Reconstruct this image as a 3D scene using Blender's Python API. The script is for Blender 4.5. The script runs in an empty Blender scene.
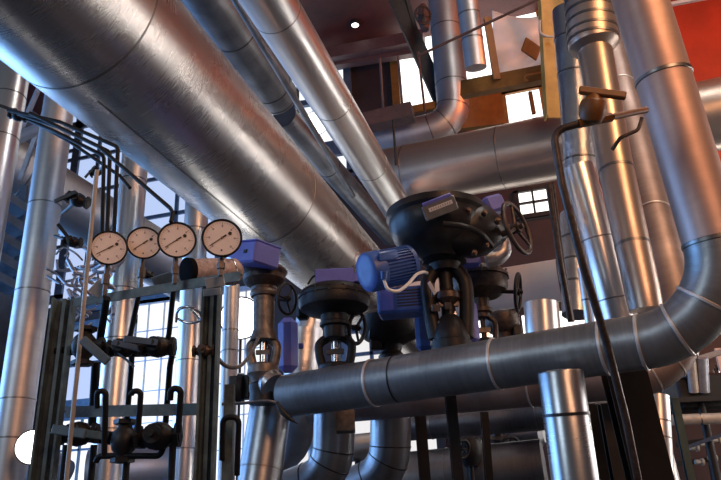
import bpy, math, random
from mathutils import Vector, Matrix
random.seed(7)
scn = bpy.context.scene
col = scn.collection
V = Vector
# ------------------------------------------------------------------ camera
FPX, W, H = 700.0, 721, 480
TH, YAW, ROLL = math.radians(22), math.radians(16), math.radians(2.5)
CAM = V((0, 0, 1.0))
hd = V((-math.sin(YAW), math.cos(YAW), 0))
r0 = V((math.cos(YAW), math.sin(YAW), 0))
FW = hd * math.cos(TH) + V((0, 0, 1)) * math.sin(TH)
u0 = r0.cross(FW)
RT = r0 * math.cos(ROLL) - u0 * math.sin(ROLL)
UP = u0 * math.cos(ROLL) + r0 * math.sin(ROLL)
cd = bpy.data.cameras.new('camera')
cam = bpy.data.objects.new('camera', cd)
col.objects.link(cam)
cam.matrix_world = Matrix(((RT.x, UP.x, -FW.x, CAM.x), (RT.y, UP.y, -FW.y, CAM.y), (RT.z, UP.z, -FW.z, CAM.z), (0, 0, 0, 1)))
cd.sensor_fit = 'HORIZONTAL'
cd.sensor_width = 36.0
cd.lens = 36.0 * FPX / W
cd.clip_start = 0.05
cd.clip_end = 200
scn.camera = cam

def P(px, py, d):
    """point of the hall seen at a photo pixel, d metres ahead of the camera"""
    return CAM + FW * d + RT * ((px - W / 2) / FPX * d) + UP * ((H / 2 - py) / FPX * d)

def ray(px, py):
    return P(px, py, 1.0) - CAM

def on_plane(px, py, axis, val):
    r = ray(px, py)
    t = (val - CAM[axis]) / r[axis]
    return CAM + r * t

def proj(p):
    v = p - CAM
    d = v.dot(FW)
    return W / 2 + FPX * v.dot(RT) / d, H / 2 - FPX * v.dot(UP) / d, d

def depth(p):
    return (p - CAM).dot(FW)

def zpix(p, py):
    """height at which the vertical through p meets image row py"""
    k = (H / 2 - py) / FPX
    q = UP - FW * k
    vx, vy = p.x - CAM.x, p.y - CAM.y
    return CAM.z - (vx * q.x + vy * q.y) / q.z

def vert(p, py):
    return V((p.x, p.y, zpix(p, py)))

# ------------------------------------------------------------------ mesh builder
class MB:
    def __init__(s):
        s.v, s.f, s.uv = [], [], []

    def face(s, idx, uv=None):
        s.f.append(tuple(idx))
        s.uv.append(uv if uv else [(0.0, 0.0)] * len(idx))

    def sweep(s, pts, rad, seg=24, caps=True, axis=None, sq=None):
        pts = [V(p) for p in pts]
        n = len(pts)
        if not isinstance(rad, (list, tuple)):
            rad = [rad] * n
        if axis is not None:
            tans = [V(axis).normalized()] * n
        else:
            tans = []
            for i in range(n):
                a = pts[max(i - 1, 0)]
                b = pts[min(i + 1, n - 1)]
                if 0 < i < n - 1:
                    t = (pts[i] - a).normalized() + (b - pts[i]).normalized()
                else:
                    t = b - a
                tans.append(t.normalized())
        t0 = tans[0]
        ref = V((0, 0, 1)) if abs(t0.z) < .9 else V((1, 0, 0))
        nx = t0.cross(ref).normalized()
        base = len(s.v)
        L = 0.0
        Ls = []
        for i in range(n):
            if i:
                L += (pts[i] - pts[i - 1]).length + abs(rad[i] - rad[i - 1])
                q = tans[i - 1].rotation_difference(tans[i])
                nx = (q @ nx)
            nx = (nx - tans[i] * nx.dot(tans[i])).normalized()
            ny = tans[i].cross(nx)
            Ls.append(L)
            for k in range(seg):
                a = 2 * math.pi * k / seg
                s.v.append(pts[i] + (nx * math.cos(a) + ny * math.sin(a)) * rad[i])
        rm = max(rad)
        for i in range(n - 1):
            for k in range(seg):
                k2 = (k + 1) % seg
                ua, ub = 2 * math.pi * rm * k / seg, 2 * math.pi * rm * (k + 1) / seg
                s.face((base + i * seg + k, base + i * seg + k2, base + (i + 1) * seg + k2, base + (i + 1) * seg + k),
                       [(ua, Ls[i]), (ub, Ls[i]), (ub, Ls[i + 1]), (ua, Ls[i + 1])])
        if caps:
            s.face([base + k for k in reversed(range(seg))])
            s.face([base + (n - 1) * seg + k for k in range(seg)])
        return s

    def lathe(s, o, ax, prof, seg=32, caps=True):
        ax = V(ax).normalized()
        return s.sweep([V(o) + ax * t for t, r in prof], [r for t, r in prof], seg, caps, axis=ax)

    def box(s, c, ex, ey, ez, bev=0.0):
        """c centre, ex/ey/ez half-extent vectors"""
        c, ex, ey, ez = V(c), V(ex), V(ey), V(ez)
        if bev <= 0:
            b = len(s.v)
            for z in (-1, 1):
                for y in (-1, 1):
                    for x in (-1, 1):
                        s.v.append(c + ex * x + ey * y + ez * z)
            for q in ((0, 2, 3, 1), (4, 5, 7, 6), (0, 1, 5, 4), (2, 6, 7, 3), (0, 4, 6, 2), (1, 3, 7, 5)):
                s.face([b + i for i in q])
            return s
        lx, ly, lz = ex.length, ey.length, ez.length
        bev = min(bev, lx * .9, ly * .9, lz * .9)
        fx, fy, fz = 1 - bev / lx, 1 - bev / ly, 1 - bev / lz
        import bmesh
        bm = bmesh.new()
        for x in (-1, 1):
            for y in (-1, 1):
                for z in (-1, 1):
                    bm.verts.new(c + ex * x * fx + ey * y * fy + ez * z)
                    bm.verts.new(c + ex * x * fx + ey * y + ez * z * fz)
                    bm.verts.new(c + ex * x + ey * y * fy + ez * z * fz)
        r = bmesh.ops.convex_hull(bm, input=bm.verts)
        bm.verts.index_update()
        b = len(s.v)
        for v in bm.verts:
            s.v.append(v.co.copy())
        for f in bm.faces:
            s.face([b + v.index for v in f.verts])
        bm.free()
        return s

    def beam(s, a, b, w, h, side=None, bev=0.0):
        a, b = V(a), V(b)
        t = (b - a)
        L = t.length
        t.normalize()
        sd = V(side) if side is not None else (V((0, 0, 1)) if abs(t.z) < .85 else r0)
        n1 = (sd - t * sd.dot(t)).normalized()
        n2 = t.cross(n1)
        return s.box((a + b) / 2, t * (L / 2), n1 * (w / 2), n2 * (h / 2), bev)

    def torus(s, c, nrm, R, r, seg=36, rs=10, a0=0.0, a1=2 * math.pi):
        nrm = V(nrm).normalized()
        ref = V((0, 0, 1)) if abs(nrm.z) < .9 else V((1, 0, 0))
        e1 = nrm.cross(ref).normalized()
        e2 = nrm.cross(e1)
        base = len(s.v)
        for i in range(seg):
            a = 2 * math.pi * i / seg
            d = e1 * math.cos(a) + e2 * math.sin(a)
            for k in range(rs):
                b = 2 * math.pi * k / rs
                s.v.append(V(c) + d * (R + r * math.cos(b)) + nrm * (r * math.sin(b)))
        for i in range(seg):
            for k in range(rs):
                i2, k2 = (i + 1) % seg, (k + 1) % rs
                s.face((base + i * rs + k, base + i2 * rs + k, base + i2 * rs + k2, base + i * rs + k2))
        return s

    def ball(s, c, r, seg=16, rings=10, scale=(1, 1, 1)):
        prof = []
        c = V(c)
        base = len(s.v)
        for i in range(1, rings):
            a = math.pi * i / rings
            for k in range(seg):
                b = 2 * math.pi * k / seg
                s.v.append(c + V((r * math.sin(a) * math.cos(b) * scale[0], r * math.sin(a) * math.sin(b) * scale[1], r * math.cos(a) * scale[2])))
        t = len(s.v)
        s.v.append(c + V((0, 0, r * scale[2])))
        s.v.append(c - V((0, 0, r * scale[2])))
        for i in range(rings - 2):
            for k in range(seg):
                k2 = (k + 1) % seg
                s.face((base + i * seg + k, base + (i + 1) * seg + k, base + (i + 1) * seg + k2, base + i * seg + k2))
        for k in range(seg):
            k2 = (k + 1) % seg
            s.face((t, base + k, base + k2))
            s.face((t + 1, base + (rings - 2) * seg + k2, base + (rings - 2) * seg + k))
        return s

    def disc(s, c, nrm, R, seg=40):
        nrm = V(nrm).normalized()
        ref = V((0, 0, 1)) if abs(nrm.z) < .9 else V((1, 0, 0))
        e1 = ref.cross(nrm).normalized()
        e2 = nrm.cross(e1)
        b = len(s.v)
        for k in range(seg):
            a = 2 * math.pi * k / seg
            s.v.append(V(c) + (e1 * math.cos(a) + e2 * math.sin(a)) * R)
        s.face(range(b, b + seg))
        return s

    def build(s, name, mat, parent=None, origin=None, angle=35):
        if parent is not None:
            o0 = world_loc(parent)
        elif origin is not None:
            o0 = V(origin)
        else:
            lo = min(s.v, key=lambda q: q.z)
            o0 = V(lo)
        me = bpy.data.meshes.new(name)
        me.from_pydata([tuple(q - o0) for q in s.v], [], s.f)
        uvl = me.uv_layers.new(name='UVMap')
        flat = []
        for u in s.uv:
            for c in u:
                flat.extend(c)
        uvl.data.foreach_set('uv', flat)
        me.polygons.foreach_set('use_smooth', [True] * len(me.polygons))
        me.set_sharp_from_angle(angle=math.radians(angle))
        me.materials.append(mat)
        me.update()
        ob = bpy.data.objects.new(name, me)
        col.objects.link(ob)
        if parent is not None:
            ob.parent = parent
        else:
            ob.location = o0
        return ob

def world_loc(o):
    l = V(o.location)
    while o.parent is not None:
        o = o.parent
        l = l + V(o.location)
    return l

def tag(o, label, cat, group=None):
    o['label'] = label
    o['category'] = cat
    if group:
        o['group'] = group
    return o

def thing(name, label, cat, loc, group=None):
    o = bpy.data.objects.new(name, None)
    o.empty_display_size = .1
    col.objects.link(o)
    o.location = loc
    return tag(o, label, cat, group)

def struct(o):
    o['kind'] = 'structure'
    return o

def fillet(pts, rad, n=8):
    pts = [V(p) for p in pts]
    out = [pts[0]]
    for i in range(1, len(pts) - 1):
        a, b, c = pts[i - 1], pts[i], pts[i + 1]
        d1, d2 = (a - b).normalized(), (c - b).normalized()
        ang = d1.angle(d2)
        if ang > math.pi - .03:
            out.append(b)
            continue
        r = rad
        t = r / math.tan(ang / 2)
        t = min(t, (a - b).length * .49 if i > 1 else (a - b).length * .95, (c - b).length * .49 if i < len(pts) - 2 else (c - b).length * .95)
        r = t * math.tan(ang / 2)
        cen = b + (d1 + d2).normalized() * (r / math.sin(ang / 2))
        s0, s1 = b + d1 * t - cen, b + d2 * t - cen
        tot = s0.angle(s1)
        for k in range(n + 1):
            f = k / n
            q = (s0 * math.sin((1 - f) * tot) + s1 * math.sin(f * tot)) / math.sin(tot)
            out.append(cen + q)
    out.append(pts[-1])
    return out

def smooth_path(pts, n=8):
    """Catmull-Rom through the points"""
    pts = [V(p) for p in pts]
    q = [pts[0] * 2 - pts[1]] + pts + [pts[-1] * 2 - pts[-2]]
    out = []
    for i in range(1, len(q) - 2):
        for k in range(n):
            t = k / n
            a, b, c, d = q[i - 1], q[i], q[i + 1], q[i + 2]
            out.append(.5 * ((2 * b) + (c - a) * t + (2 * a - 5 * b + 4 * c - d) * t * t + (3 * b - a - 3 * c + d) * t ** 3))
    out.append(pts[-1])
    return out

# ------------------------------------------------------------------ materials
def newmat(name):
    m = bpy.data.materials.new(name)
    m.use_nodes = True
    nt = m.node_tree
    return m, nt, nt.nodes['Principled BSDF'], nt.nodes, nt.links

def mk(name, color, rough=.5, metal=0.0, var=.15, scale=6.0, bump=0.0, spec=.5, grime=None):
    m, nt, b, N, L = newmat(name)
    tc = N.new('ShaderNodeTexCoord')
    no = N.new('ShaderNodeTexNoise')
    no.inputs['Scale'].default_value = scale
    no.inputs['Detail'].default_value = 6
    no.inputs['Roughness'].default_value = .65
    L.new(tc.outputs['Object'], no.inputs['Vector'])
    cr = N.new('ShaderNodeValToRGB')
    c = V(color)
    dk = V(grime) if grime else c * (1 - var * 1.8)
    cr.color_ramp.elements[0].position = .32
    cr.color_ramp.elements[0].color = (*dk, 1)
    cr.color_ramp.elements[1].position = .62
    cr.color_ramp.elements[1].color = (*c, 1)
    L.new(no.outputs['Fac'], cr.inputs['Fac'])
    L.new(cr.outputs['Color'], b.inputs['Base Color'])
    mr = N.new('ShaderNodeMapRange')
    mr.inputs['To Min'].default_value = min(1, rough + .12)
    mr.inputs['To Max'].default_value = max(.03, rough - .08)
    L.new(no.outputs['Fac'], mr.inputs['Value'])
    L.new(mr.outputs['Result'], b.inputs['Roughness'])
    b.inputs['Metallic'].default_value = metal
    b.inputs['Specular IOR Level'].default_value = spec
    if bump:
        bp = N.new('ShaderNodeBump')
        bp.inputs['Strength'].default_value = bump
        bp.inputs['Distance'].default_value = .02
        L.new(no.outputs['Fac'], bp.inputs['Height'])
        L.new(bp.outputs['Normal'], b.inputs['Normal'])
    return m

def mk_clad(name, color, dark, rough=.3, streak=.5, bump=.08, metal=1.0, dent=.25, vs=90.0):
    """sheet metal lagging: rolled and scratched around the pipe, blotched with dirt"""
    m, nt, b, N, L = newmat(name)
    uv = N.new('ShaderNodeUVMap')
    mp = N.new('ShaderNodeMapping')
    mp.inputs['Scale'].default_value = (2.2, vs, 1)
    L.new(uv.outputs['UV'], mp.inputs['Vector'])
    n1 = N.new('ShaderNodeTexNoise')
    n1.inputs['Scale'].default_value = 1.0
    n1.inputs['Detail'].default_value = 5
    n1.inputs['Roughness'].default_value = .7
    L.new(mp.outputs['Vector'], n1.inputs['Vector'])
    tc = N.new('ShaderNodeTexCoord')
    n2 = N.new('ShaderNodeTexNoise')
    n2.inputs['Scale'].default_value = 2.6
    n2.inputs['Detail'].default_value = 5
    n2.inputs['Roughness'].default_value = .5
    L.new(tc.outputs['Object'], n2.inputs['Vector'])
    n3 = N.new('ShaderNodeTexNoise')
    n3.inputs['Scale'].default_value = 26
    n3.inputs['Detail'].default_value = 3
    L.new(tc.outputs['Object'], n3.inputs['Vector'])
    # dirt mask
    mul = N.new('ShaderNodeMath'); mul.operation = 'MULTIPLY_ADD'
    mul.inputs[1].default_value = streak
    L.new(n1.outputs['Fac'], mul.inputs[0])
    L.new(n2.outputs['Fac'], mul.inputs[2])
    cr = N.new('ShaderNodeValToRGB')
    cr.color_ramp.elements[0].position = max(0, .20 + .5 * streak)
    cr.color_ramp.elements[0].color = (*dark, 1)
    cr.color_ramp.elements[1].position = min(1.0, .74 + .5 * streak)
    cr.color_ramp.elements[1].color = (*color, 1)
    L.new(mul.outputs[0], cr.inputs['Fac'])
    # fine specks of dirt
    sp = N.new('ShaderNodeValToRGB')
    sp.color_ramp.elements[0].position = .27
    sp.color_ramp.elements[0].color = (.25, .24, .23, 1)
    sp.color_ramp.elements[1].position = .31
    sp.color_ramp.elements[1].color = (1, 1, 1, 1)
    L.new(n3.outputs['Fac'], sp.inputs['Fac'])
    mx = N.new('ShaderNodeMix'); mx.data_type = 'RGBA'; mx.blend_type = 'MULTIPLY'
    mx.inputs['Factor'].default_value = .1
    L.new(cr.outputs['Color'], mx.inputs['A'])
    L.new(sp.outputs['Color'], mx.inputs['B'])
    L.new(mx.outputs['Result'], b.inputs['Base Color'])
    mr = N.new('ShaderNodeMapRange')
    mr.inputs['From Min'].default_value = .15 + .3 * streak
    mr.inputs['From Max'].default_value = .8 + .7 * streak
    mr.inputs['To Min'].default_value = min(1, rough + .10)
    mr.inputs['To Max'].default_value = max(.08, rough - .04)
    L.new(mul.outputs[0], mr.inputs['Value'])
    L.new(mr.outputs['Result'], b.inputs['Roughness'])
    b.inputs['Metallic'].default_value = metal
    b1 = N.new('ShaderNodeBump')
    b1.inputs['Strength'].default_value = bump
    b1.inputs['Distance'].default_value = .004
    L.new(n1.outputs['Fac'], b1.inputs['Height'])
    b2 = N.new('ShaderNodeBump')
    b2.inputs['Strength'].default_value = dent
    b2.inputs['Distance'].default_value = .02
    L.new(n2.outputs['Fac'], b2.inputs['Height'])
    L.new(b1.outputs['Normal'], b2.inputs['Normal'])
    L.new(b2.outputs['Normal'], b.inputs['Normal'])
    return m

def mk_matte(name, color, dark, rough=.55, metal=.55, scale=5, dent=.35):
    m = mk(name, color, rough, metal, .2, scale, dent, .4, grime=dark)
    return m

def mk_emit(name, color, strength):
    m, nt, b, N, L = newmat(name)
    b.inputs['Base Color'].default_value = (.02, .02, .02, 1)
    b.inputs['Emission Color'].default_value = (*color, 1)
    b.inputs['Emission Strength'].default_value = strength
    return m

M = {}
M['alu'] = mk_clad('aluminium_cladding', (.70, .665, .635), (.50, .475, .455), .25, .5, .4, dent=.02, vs=110)
M['alu_br'] = mk_clad('bright_cladding', (.82, .80, .78), (.70, .68, .67), .29, .3, .12, dent=.03, vs=70)
M['alu_soft'] = mk_clad('galvanised_cladding', (.62, .61, .62), (.40, .40, .42), .42, .3, .12, dent=.05, vs=30, metal=.9)
M['alu_dk'] = mk_clad('dulled_cladding', (.36, .37, .40), (.13, .135, .15), .38, .35, .2, dent=.2)
M['alu_blk'] = mk_clad('sooty_cladding', (.27, .275, .29), (.08, .08, .09), .42, .4, .3, dent=.3)
M['alu_head'] = mk_clad('header_cladding', (.40, .42, .43), (.14, .15, .155), .38, .45, .3, dent=.35, vs=30, metal=.85)
M['alu_warm'] = mk_clad('tan_glow_cladding', (.54, .45, .39), (.44, .36, .31), .32, .3, .15, dent=.06, vs=40, metal=.85)  # tan put into the silver cladding to imitate the warm glow
M['alu_pink'] = mk_clad('pink_glow_cladding', (.58, .42, .37), (.44, .31, .27), .46, .3, .2, dent=.22, vs=18, metal=.75)  # pink tint imitates the warm glow; same cladding as the header
M['alu_brn'] = mk_clad('brown_stained_cladding', (.42, .34, .32), (.18, .13, .115), .50, .25, .2, dent=.3, vs=25, metal=.7)
M['foil'] = mk_clad('crumpled_foil', (.70, .69, .70), (.40, .39, .40), .30, .2, .9, dent=1.0, vs=40)
M['band'] = mk('seam_metal', (.30, .29, .28), .35, 1.0, .2)
M['band_br'] = mk('bright_seam_metal', (.80, .78, .76), .45, .8, .1)
M['band_dk'] = mk('dark_seam_metal', (.07, .07, .075), .4, .9, .2)
M['black'] = mk('black_cast_iron', (.016, .0155, .016), .45, .0, .25, 30, .15, .4)
M['alu_std'] = mk_clad('tinted_cladding', (.46, .48, .50), (.34, .36, .38), .26, .3, .12, dent=.03, vs=70)
M['alu_deep'] = mk_clad('deep_grey_cladding', (.40, .415, .44), (.22, .23, .25), .30, .35, .2, dent=.15, vs=40)
M['alu_pale'] = mk_clad('pale_pinkish_cladding', (.86, .74, .70), (.72, .61, .57), .42, .3, .12, dent=.04, vs=60, metal=.1)
M['blackgloss'] = mk('black_enamel', (.016, .015, .015), .36, .0, .3, 14, .12, .5)
M['iron'] = mk('brown_iron', (.10, .075, .065), .4, .55, .3, 25, .2)
M['grey_iron'] = mk('grey_cast_iron', (.20, .17, .15), .45, .6, .3, 20, .15)
M['tube'] = mk('black_tubing', (.010, .011, .014), .55, .0, .2, 30, spec=.25)
M['rack'] = mk('green_grey_paint', (.10, .145, .16), .45, .0, .25, 14, .05, grime=(.035, .05, .06))
M['blue'] = mk('blue_paint', (.15, .17, .60), .40, .0, .10, 8)
M['blue_motor'] = mk('motor_blue_paint', (.05, .13, .46), .35, .0, .2, 10)
M['dial'] = mk('dial_face', (.86, .78, .75), .5, .0, .05, 30)
M['ink'] = mk('dial_ink', (.02, .018, .018), .6)
M['greyink'] = mk('faded_print', (.42, .36, .36), .6)
M['plate'] = mk('grey_nameplate', (.24, .25, .26), .4, .3, .15, 20)
M['platelt'] = mk('pale_tag_metal', (.50, .56, .60), .35, .5, .12, 20)
M['plate_bl'] = mk('blue_grey_plate', (.09, .125, .155), .4, .2, .15, 20)
M['matte_black'] = mk('sooty_black', (.008, .008, .009), .9, .0, .1, 20, spec=.03)
M['white'] = mk('white_enamel', (.80, .80, .80), .4, .0, .05)
M['cable'] = mk('white_cable', (.75, .76, .78), .45, .0, .05)
M['chrome'] = mk('bright_steel', (.75, .75, .76), .18, 1.0, .1, 20)
M['cream'] = mk('cream_conduit', (.50, .44, .38), .45, .2, .15, 15)
M['ochre'] = mk('ochre_glow_steel', (.21, .095, .012), .55, .0, .2, 5, grime=(.14, .06, .008))  # ochre stands in for the warm glow over the window steel
M['ochre_col'] = mk('ochre_glow_column', (.48, .27, .045), .55, .0, .15, 5, grime=(.36, .19, .03))  # amber glow put into the column's colour
M['orange'] = mk('orange_glow_valve', (.20, .075, .012), .45, .0, .2, 12)  # orange imitates the glow over a dark valve
M['steel_dk'] = mk('dark_structural_steel', (.014, .012, .012), .5, .2, .3, 8)
M['steel_bl'] = mk('blue_grey_steel', (.10, .14, .20), .45, .4, .2, 8)
M['steel_lt'] = mk('pale_steel', (.45, .48, .55), .4, .5, .2, 8)
M['teal'] = mk('teal_flat_steel', (.10, .16, .165), .45, .1, .15, 10)
M['beam_br'] = mk('brown_beam_paint', (.11, .058, .05), .5, .1, .2, 5)
M['ceil'] = mk('red_glow_ceiling_sheet', (.085, .014, .009), .6, .0, .25, 1.2)  # red of the upper glow mixed into the ceiling colour
M['wallback'] = mk('dark_wall_sheet', (.036, .018, .014), .6, .0, .3, 1.0)
M['wallred'] = mk('red_glow_wall_sheet', (.24, .03, .014), .6, .0, .2, .8)  # red glow painted into the wall colour
M['wallleft'] = mk('blue_grey_wall_sheet', (.10, .13, .18), .6, .0, .25, 1.0)
M['floor'] = mk('concrete_floor', (.045, .05, .06), .6, .0, .25, 1.5, .1)
M['pink'] = mk('pinkish_lagging', (.46, .34, .32), .6, .1, .35, 22, .4)
M['pane'] = mk_emit('daylight_pane', (1.0, .97, .93), 2.2)
M['pane_streak'] = mk_emit('added_streak_pane', (1.0, .95, .90), 10.0)  # strong emission, added only to streak the big pipe
M['pane_low'] = mk_emit('low_daylight_pane', (1.0, .97, .95), .8)
M['pane_bl'] = mk_emit('cool_daylight_pane', (.88, .92, 1.0), 1.15)
M['pane_dim'] = mk_emit('hazy_daylight_pane', (.54, .67, 1.0), .85)
M['lamp'] = mk_emit('floodlight_glow', (1.0, .97, .94), 6.0)
M['lamp_small'] = mk_emit('downlight_glow', (1.0, .93, .92), 4.0)
M['bluestrip'] = mk('painted_blue_glow', (.03, .04, .65), .4)  # painted blue in place of a glowing blue strip
M['sheet'] = mk('plastic_sheeting', (.72, .69, .66), .35, .0, .2, 3, .2)
def translucent(m, f):
    nt = m.node_tree
    N, L = nt.nodes, nt.links
    out = N['Material Output']; pb = N['Principled BSDF']
    tr = N.new('ShaderNodeBsdfTranslucent'); tr.inputs['Color'].default_value = (1, .98, .95, 1)
    mx = N.new('ShaderNodeMixShader'); mx.inputs['Fac'].default_value = f
    L.new(pb.outputs['BSDF'], mx.inputs[1]); L.new(tr.outputs['BSDF'], mx.inputs[2])
    L.new(mx.outputs['Shader'], out.inputs['Surface'])
translucent(M['sheet'], .7)
M['panelpk'] = mk('pinkish_panel', (.62, .42, .36), .5, .0, .15, 6)

# ------------------------------------------------------------------ setting
XL, XR, YB, ZC = -14.0, 10.0, 15.0, 12.7
def slab(name, a, b, mat):
    a, b = V(a), V(b)
    m = MB()
    h = (b - a) / 2
    m.box((a + b) / 2, (h.x, 0, 0), (0, h.y, 0), (0, 0, h.z))
    return struct(m.build(name, mat))
slab('floor', (XL, -3, -.2), (XR, YB, 0), M['floor'])
slab('wall_back', (XL, YB, 0), (XR, YB + .2, ZC), M['wallback'])
slab('wall_left', (XL - .2, 1, 0), (XL, YB, ZC), M['wallleft'])
slab('wall_right', (XR, 1, 0), (XR + .2, YB, ZC), M['wallred'])
slab('wall_glow_slab', (1.75, YB - .35, 7.6), (XR, YB - .05, ZC), M['wallred'])  # added slab over the back wall, holds the painted red glow
slab('ceiling', (XL, 3, ZC), (XR, YB, ZC + .2), M['ceil'])

def window_on_back(n, x0, y0, x1, y1, pane, nx=2, ny=2, fr=.08, bar=.05, fm='steel_dk'):
    a, b = on_plane(x0, y0, 1, YB), on_plane(x1, y1, 1, YB)
    xa, xb = min(a.x, b.x), max(a.x, b.x)
    za, zb = min(a.z, b.z), max(a.z, b.z)
    t = bpy.data.objects.new('window_%d' % n, None)
    col.objects.link(t)
    t.location = (xa, YB - .05, za)
    struct(t)
    m = MB()
    m.box(((xa + xb) / 2, YB - .03, (za + zb) / 2), ((xb - xa) / 2, 0, 0), (0, .01, 0), (0, 0, (zb - za) / 2))
    m.build('pane', M[pane], t)
    m = MB()
    yy = YB - .08
    for z in (za, zb):
        m.beam((xa - fr, yy, z), (xb + fr, yy, z), fr * 2, .08)
    for x in (xa, xb):
        m.beam((x, yy, za), (x, yy, zb), fr * 2, .08, side=(1, 0, 0))
    for i in range(1, nx):
        x = xa + (xb - xa) * i / nx
        m.beam((x, yy, za), (x, yy, zb), bar, .06, side=(1, 0, 0))
    for i in range(1, ny):
        z = za + (zb - za) * i / ny
        m.beam((xa, yy, z), (xb, yy, z), bar, .06)
    m.build('window_frame', M[fm], t)
    return t
window_on_back(1, 386, -60, 552, 84, 'pane', 1, 1, .1, .10, 'ochre')
window_on_back(11, 502, 94, 548, 124, 'pane', 1, 1, .08, .10, 'ochre')
window_on_back(2, 136, 305, 262, 520, 'pane_bl', 8, 7, .06, .018, 'steel_lt')
window_on_back(3, 60, 330, 128, 400, 'pane_dim', 3, 2, .12, .10, 'steel_bl')
window_on_back(4, 516, 193, 552, 214, 'pane', 2, 2, .05, .05)
window_on_back(5, 262, 85, 352, 175, 'pane_bl', 1, 1, .1, .1, 'steel_bl')
window_on_back(6, 60, 418, 128, 520, 'pane_bl', 3, 3, .1, .05, 'steel_bl')
window_on_back(7, -40, 60, 60, 300, 'pane_dim', 5, 6, .12, .10, 'steel_bl')
window_on_back(8, 66, 130, 220, 290, 'pane_dim', 4, 5, .12, .10, 'steel_bl')
window_on_back(9, 268, 400, 445, 475, 'pane_low', 3, 1, .1, .10, 'steel_dk')
window_on_back(13, 346, 332, 428, 374, 'pane_low', 3, 2, .08, .08, 'steel_bl')  # added glowing pane in place of bright foil behind the valves
window_on_back(10, 452, 320, 604, 394, 'pane', 4, 2, .1, .10, 'steel_dk')  # added glowing pane, meant to lengthen the highlight on the big pipe

def streak_strip(n, x0, x1, z0, z1):
    t = bpy.data.objects.new('window_%d' % n, None)  # no known window: unseen glowing strip added for the big pipe's streak
    col.objects.link(t)
    t.location = (x0, YB - .05, z0)
    struct(t)
    MB().box(((x0 + x1) / 2, YB - .03, (z0 + z1) / 2), ((x1 - x0) / 2, 0, 0), (0, .01, 0), (0, 0, (z1 - z0) / 2)).build('pane', M['pane_streak'], t)
    m = MB()
    for z in (z0, z1):
        m.beam((x0, YB - .08, z), (x1, YB - .08, z), .10, .08)
    for k in range(8):
        x = x0 + (x1 - x0) * k / 7
        m.beam((x, YB - .08, z0), (x, YB - .08, z1), .06, .08, side=(1, 0, 0))
    m.build('window_frame', M['steel_dk'], t)
streak_strip(12, 2.75, 9.8, 2.6, 3.5)

# ------------------------------------------------------------------ pipes
def at_path(path, px, py):
    """nearest place on a path to a pixel -> point, tangent"""
    best = None
    for i in range(len(path) - 1):
        a, b = path[i], path[i + 1]
        n = max(2, int((b - a).length / .02))
        for k in range(n + 1):
            q = a.lerp(b, k / n)
            if depth(q) < .2:
                continue
            x, y, d = proj(q)
            e = (x - px) ** 2 + (y - py) ** 2
            if best is None or e < best[0]:
                best = (e, q, (b - a).normalized())
    return best[1], best[2]

def pipe(name, label, path, R, mat, bands=(), bmat='band', bw=.022, bt=.004, cat='pipe', group=None, seg=40, part='cladding', ext=None, capround=0):
    path = [V(p) for p in path]
    if ext:
        if ext[0]:
            path[0] = path[0] + (path[0] - path[1]).normalized() * ext[0]
        if ext[1]:
            path[-1] = path[-1] + (path[-1] - path[-2]).normalized() * ext[1]
    base = min(path, key=lambda q: q.z)
    t = thing(name, label, cat, base, group)
    m = MB()
    m.sweep(path, R, seg)
    m.build(part, M[mat], t)
    for (px, py) in bands:
        c, tg = at_path(path, px, py)
        m = MB()
        r = R + bt
        m.sweep([c - tg * bw / 2, c - tg * bw * .3, c + tg * bw * .3, c + tg * bw / 2], [R - .003, r, r, R - .003], seg, axis=tg)
        m.build('seam_band', M[bmat], t)
    return t

def stand(t, p, r=.03, mat='steel_dk', name='stand_leg'):
    MB().sweep([V((p.x, p.y, 0)), p], r, 12).build(name, M[mat], t)

def rpx(w, d):
    return w / 2 / FPX * d

# overhead lines running away from the camera
R1 = .55
big = [P(124, 55, R1 * FPX / 78.5), P(349, 275, R1 * FPX / 40)]
bigp = pipe('insulated_main', 'huge brushed metal clad pipe running overhead from the upper left to the middle', big, R1, 'alu',
            [(80, 17), (268, 190), (346, 266)], 'band', .02, .003, ext=(3.0, 3.2), seg=96)
# long lap seam along its flank
def hit_pipe(px, py, a, b, R):
    d = ray(px, py).normalized()
    u = (b - a).normalized()
    m0 = CAM - a
    dd, mm = d - u * d.dot(u), m0 - u * m0.dot(u)
    A, B, C_ = dd.dot(dd), 2 * dd.dot(mm), mm.dot(mm) - R * R
    t = (-B - math.sqrt(max(0, B * B - 4 * A * C_))) / (2 * A)
    return CAM + d * t
a = hit_pipe(98, 101, big[0], big[1], R1)
u = (big[1] - big[0]).normalized()
rad = (a - big[0]) - u * (a - big[0]).dot(u)
b = a + u * 3.1
m = MB()
m.box((a + b) / 2, u * 1.55, u.cross(rad).normalized() * .006, rad.normalized() * .004)
m.build('lap_seam', M['band'], bigp)
R2 = .25
up2 = [P(269, 0, R2 * FPX / 26), P(386, 190, R2 * FPX / 16)]
pipe('insulated_pipe', 'bright silver pipe high above, right of the huge clad pipe', up2, R2, 'alu_br', [(276, 12), (333, 102), (370, 165)], 'band', .02, .003, ext=(3, 2.2), seg=64)
R3 = .30
up3 = [P(212, 0, 8.4), P(278, 97, 10.4)]
pipe('insulated_pipe', 'dark sooty pipe squeezed between the huge pipe and the bright silver pipe', up3, R3, 'alu_blk', [(236, 30), (270, 85), (277, 96)], 'band_dk', .03, .006, ext=(3, 0), seg=48)
pipe('insulated_pipe', 'narrow dark pipe lying along the right flank of the huge pipe', [P(284, 116, 11.2), P(392, 237, 15.2)], .215, 'alu_dk', [(330, 165)], 'band_dk', .03, .006, seg=40)
pipe('thin_conduit', 'thin dark conduit running along the left edge of the bright overhead pipe', [P(238, 4, 7.6), P(346, 184, 11.9)], .045, 'alu_dk', [], 'band', seg=16, ext=(1.5, .5))
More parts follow.
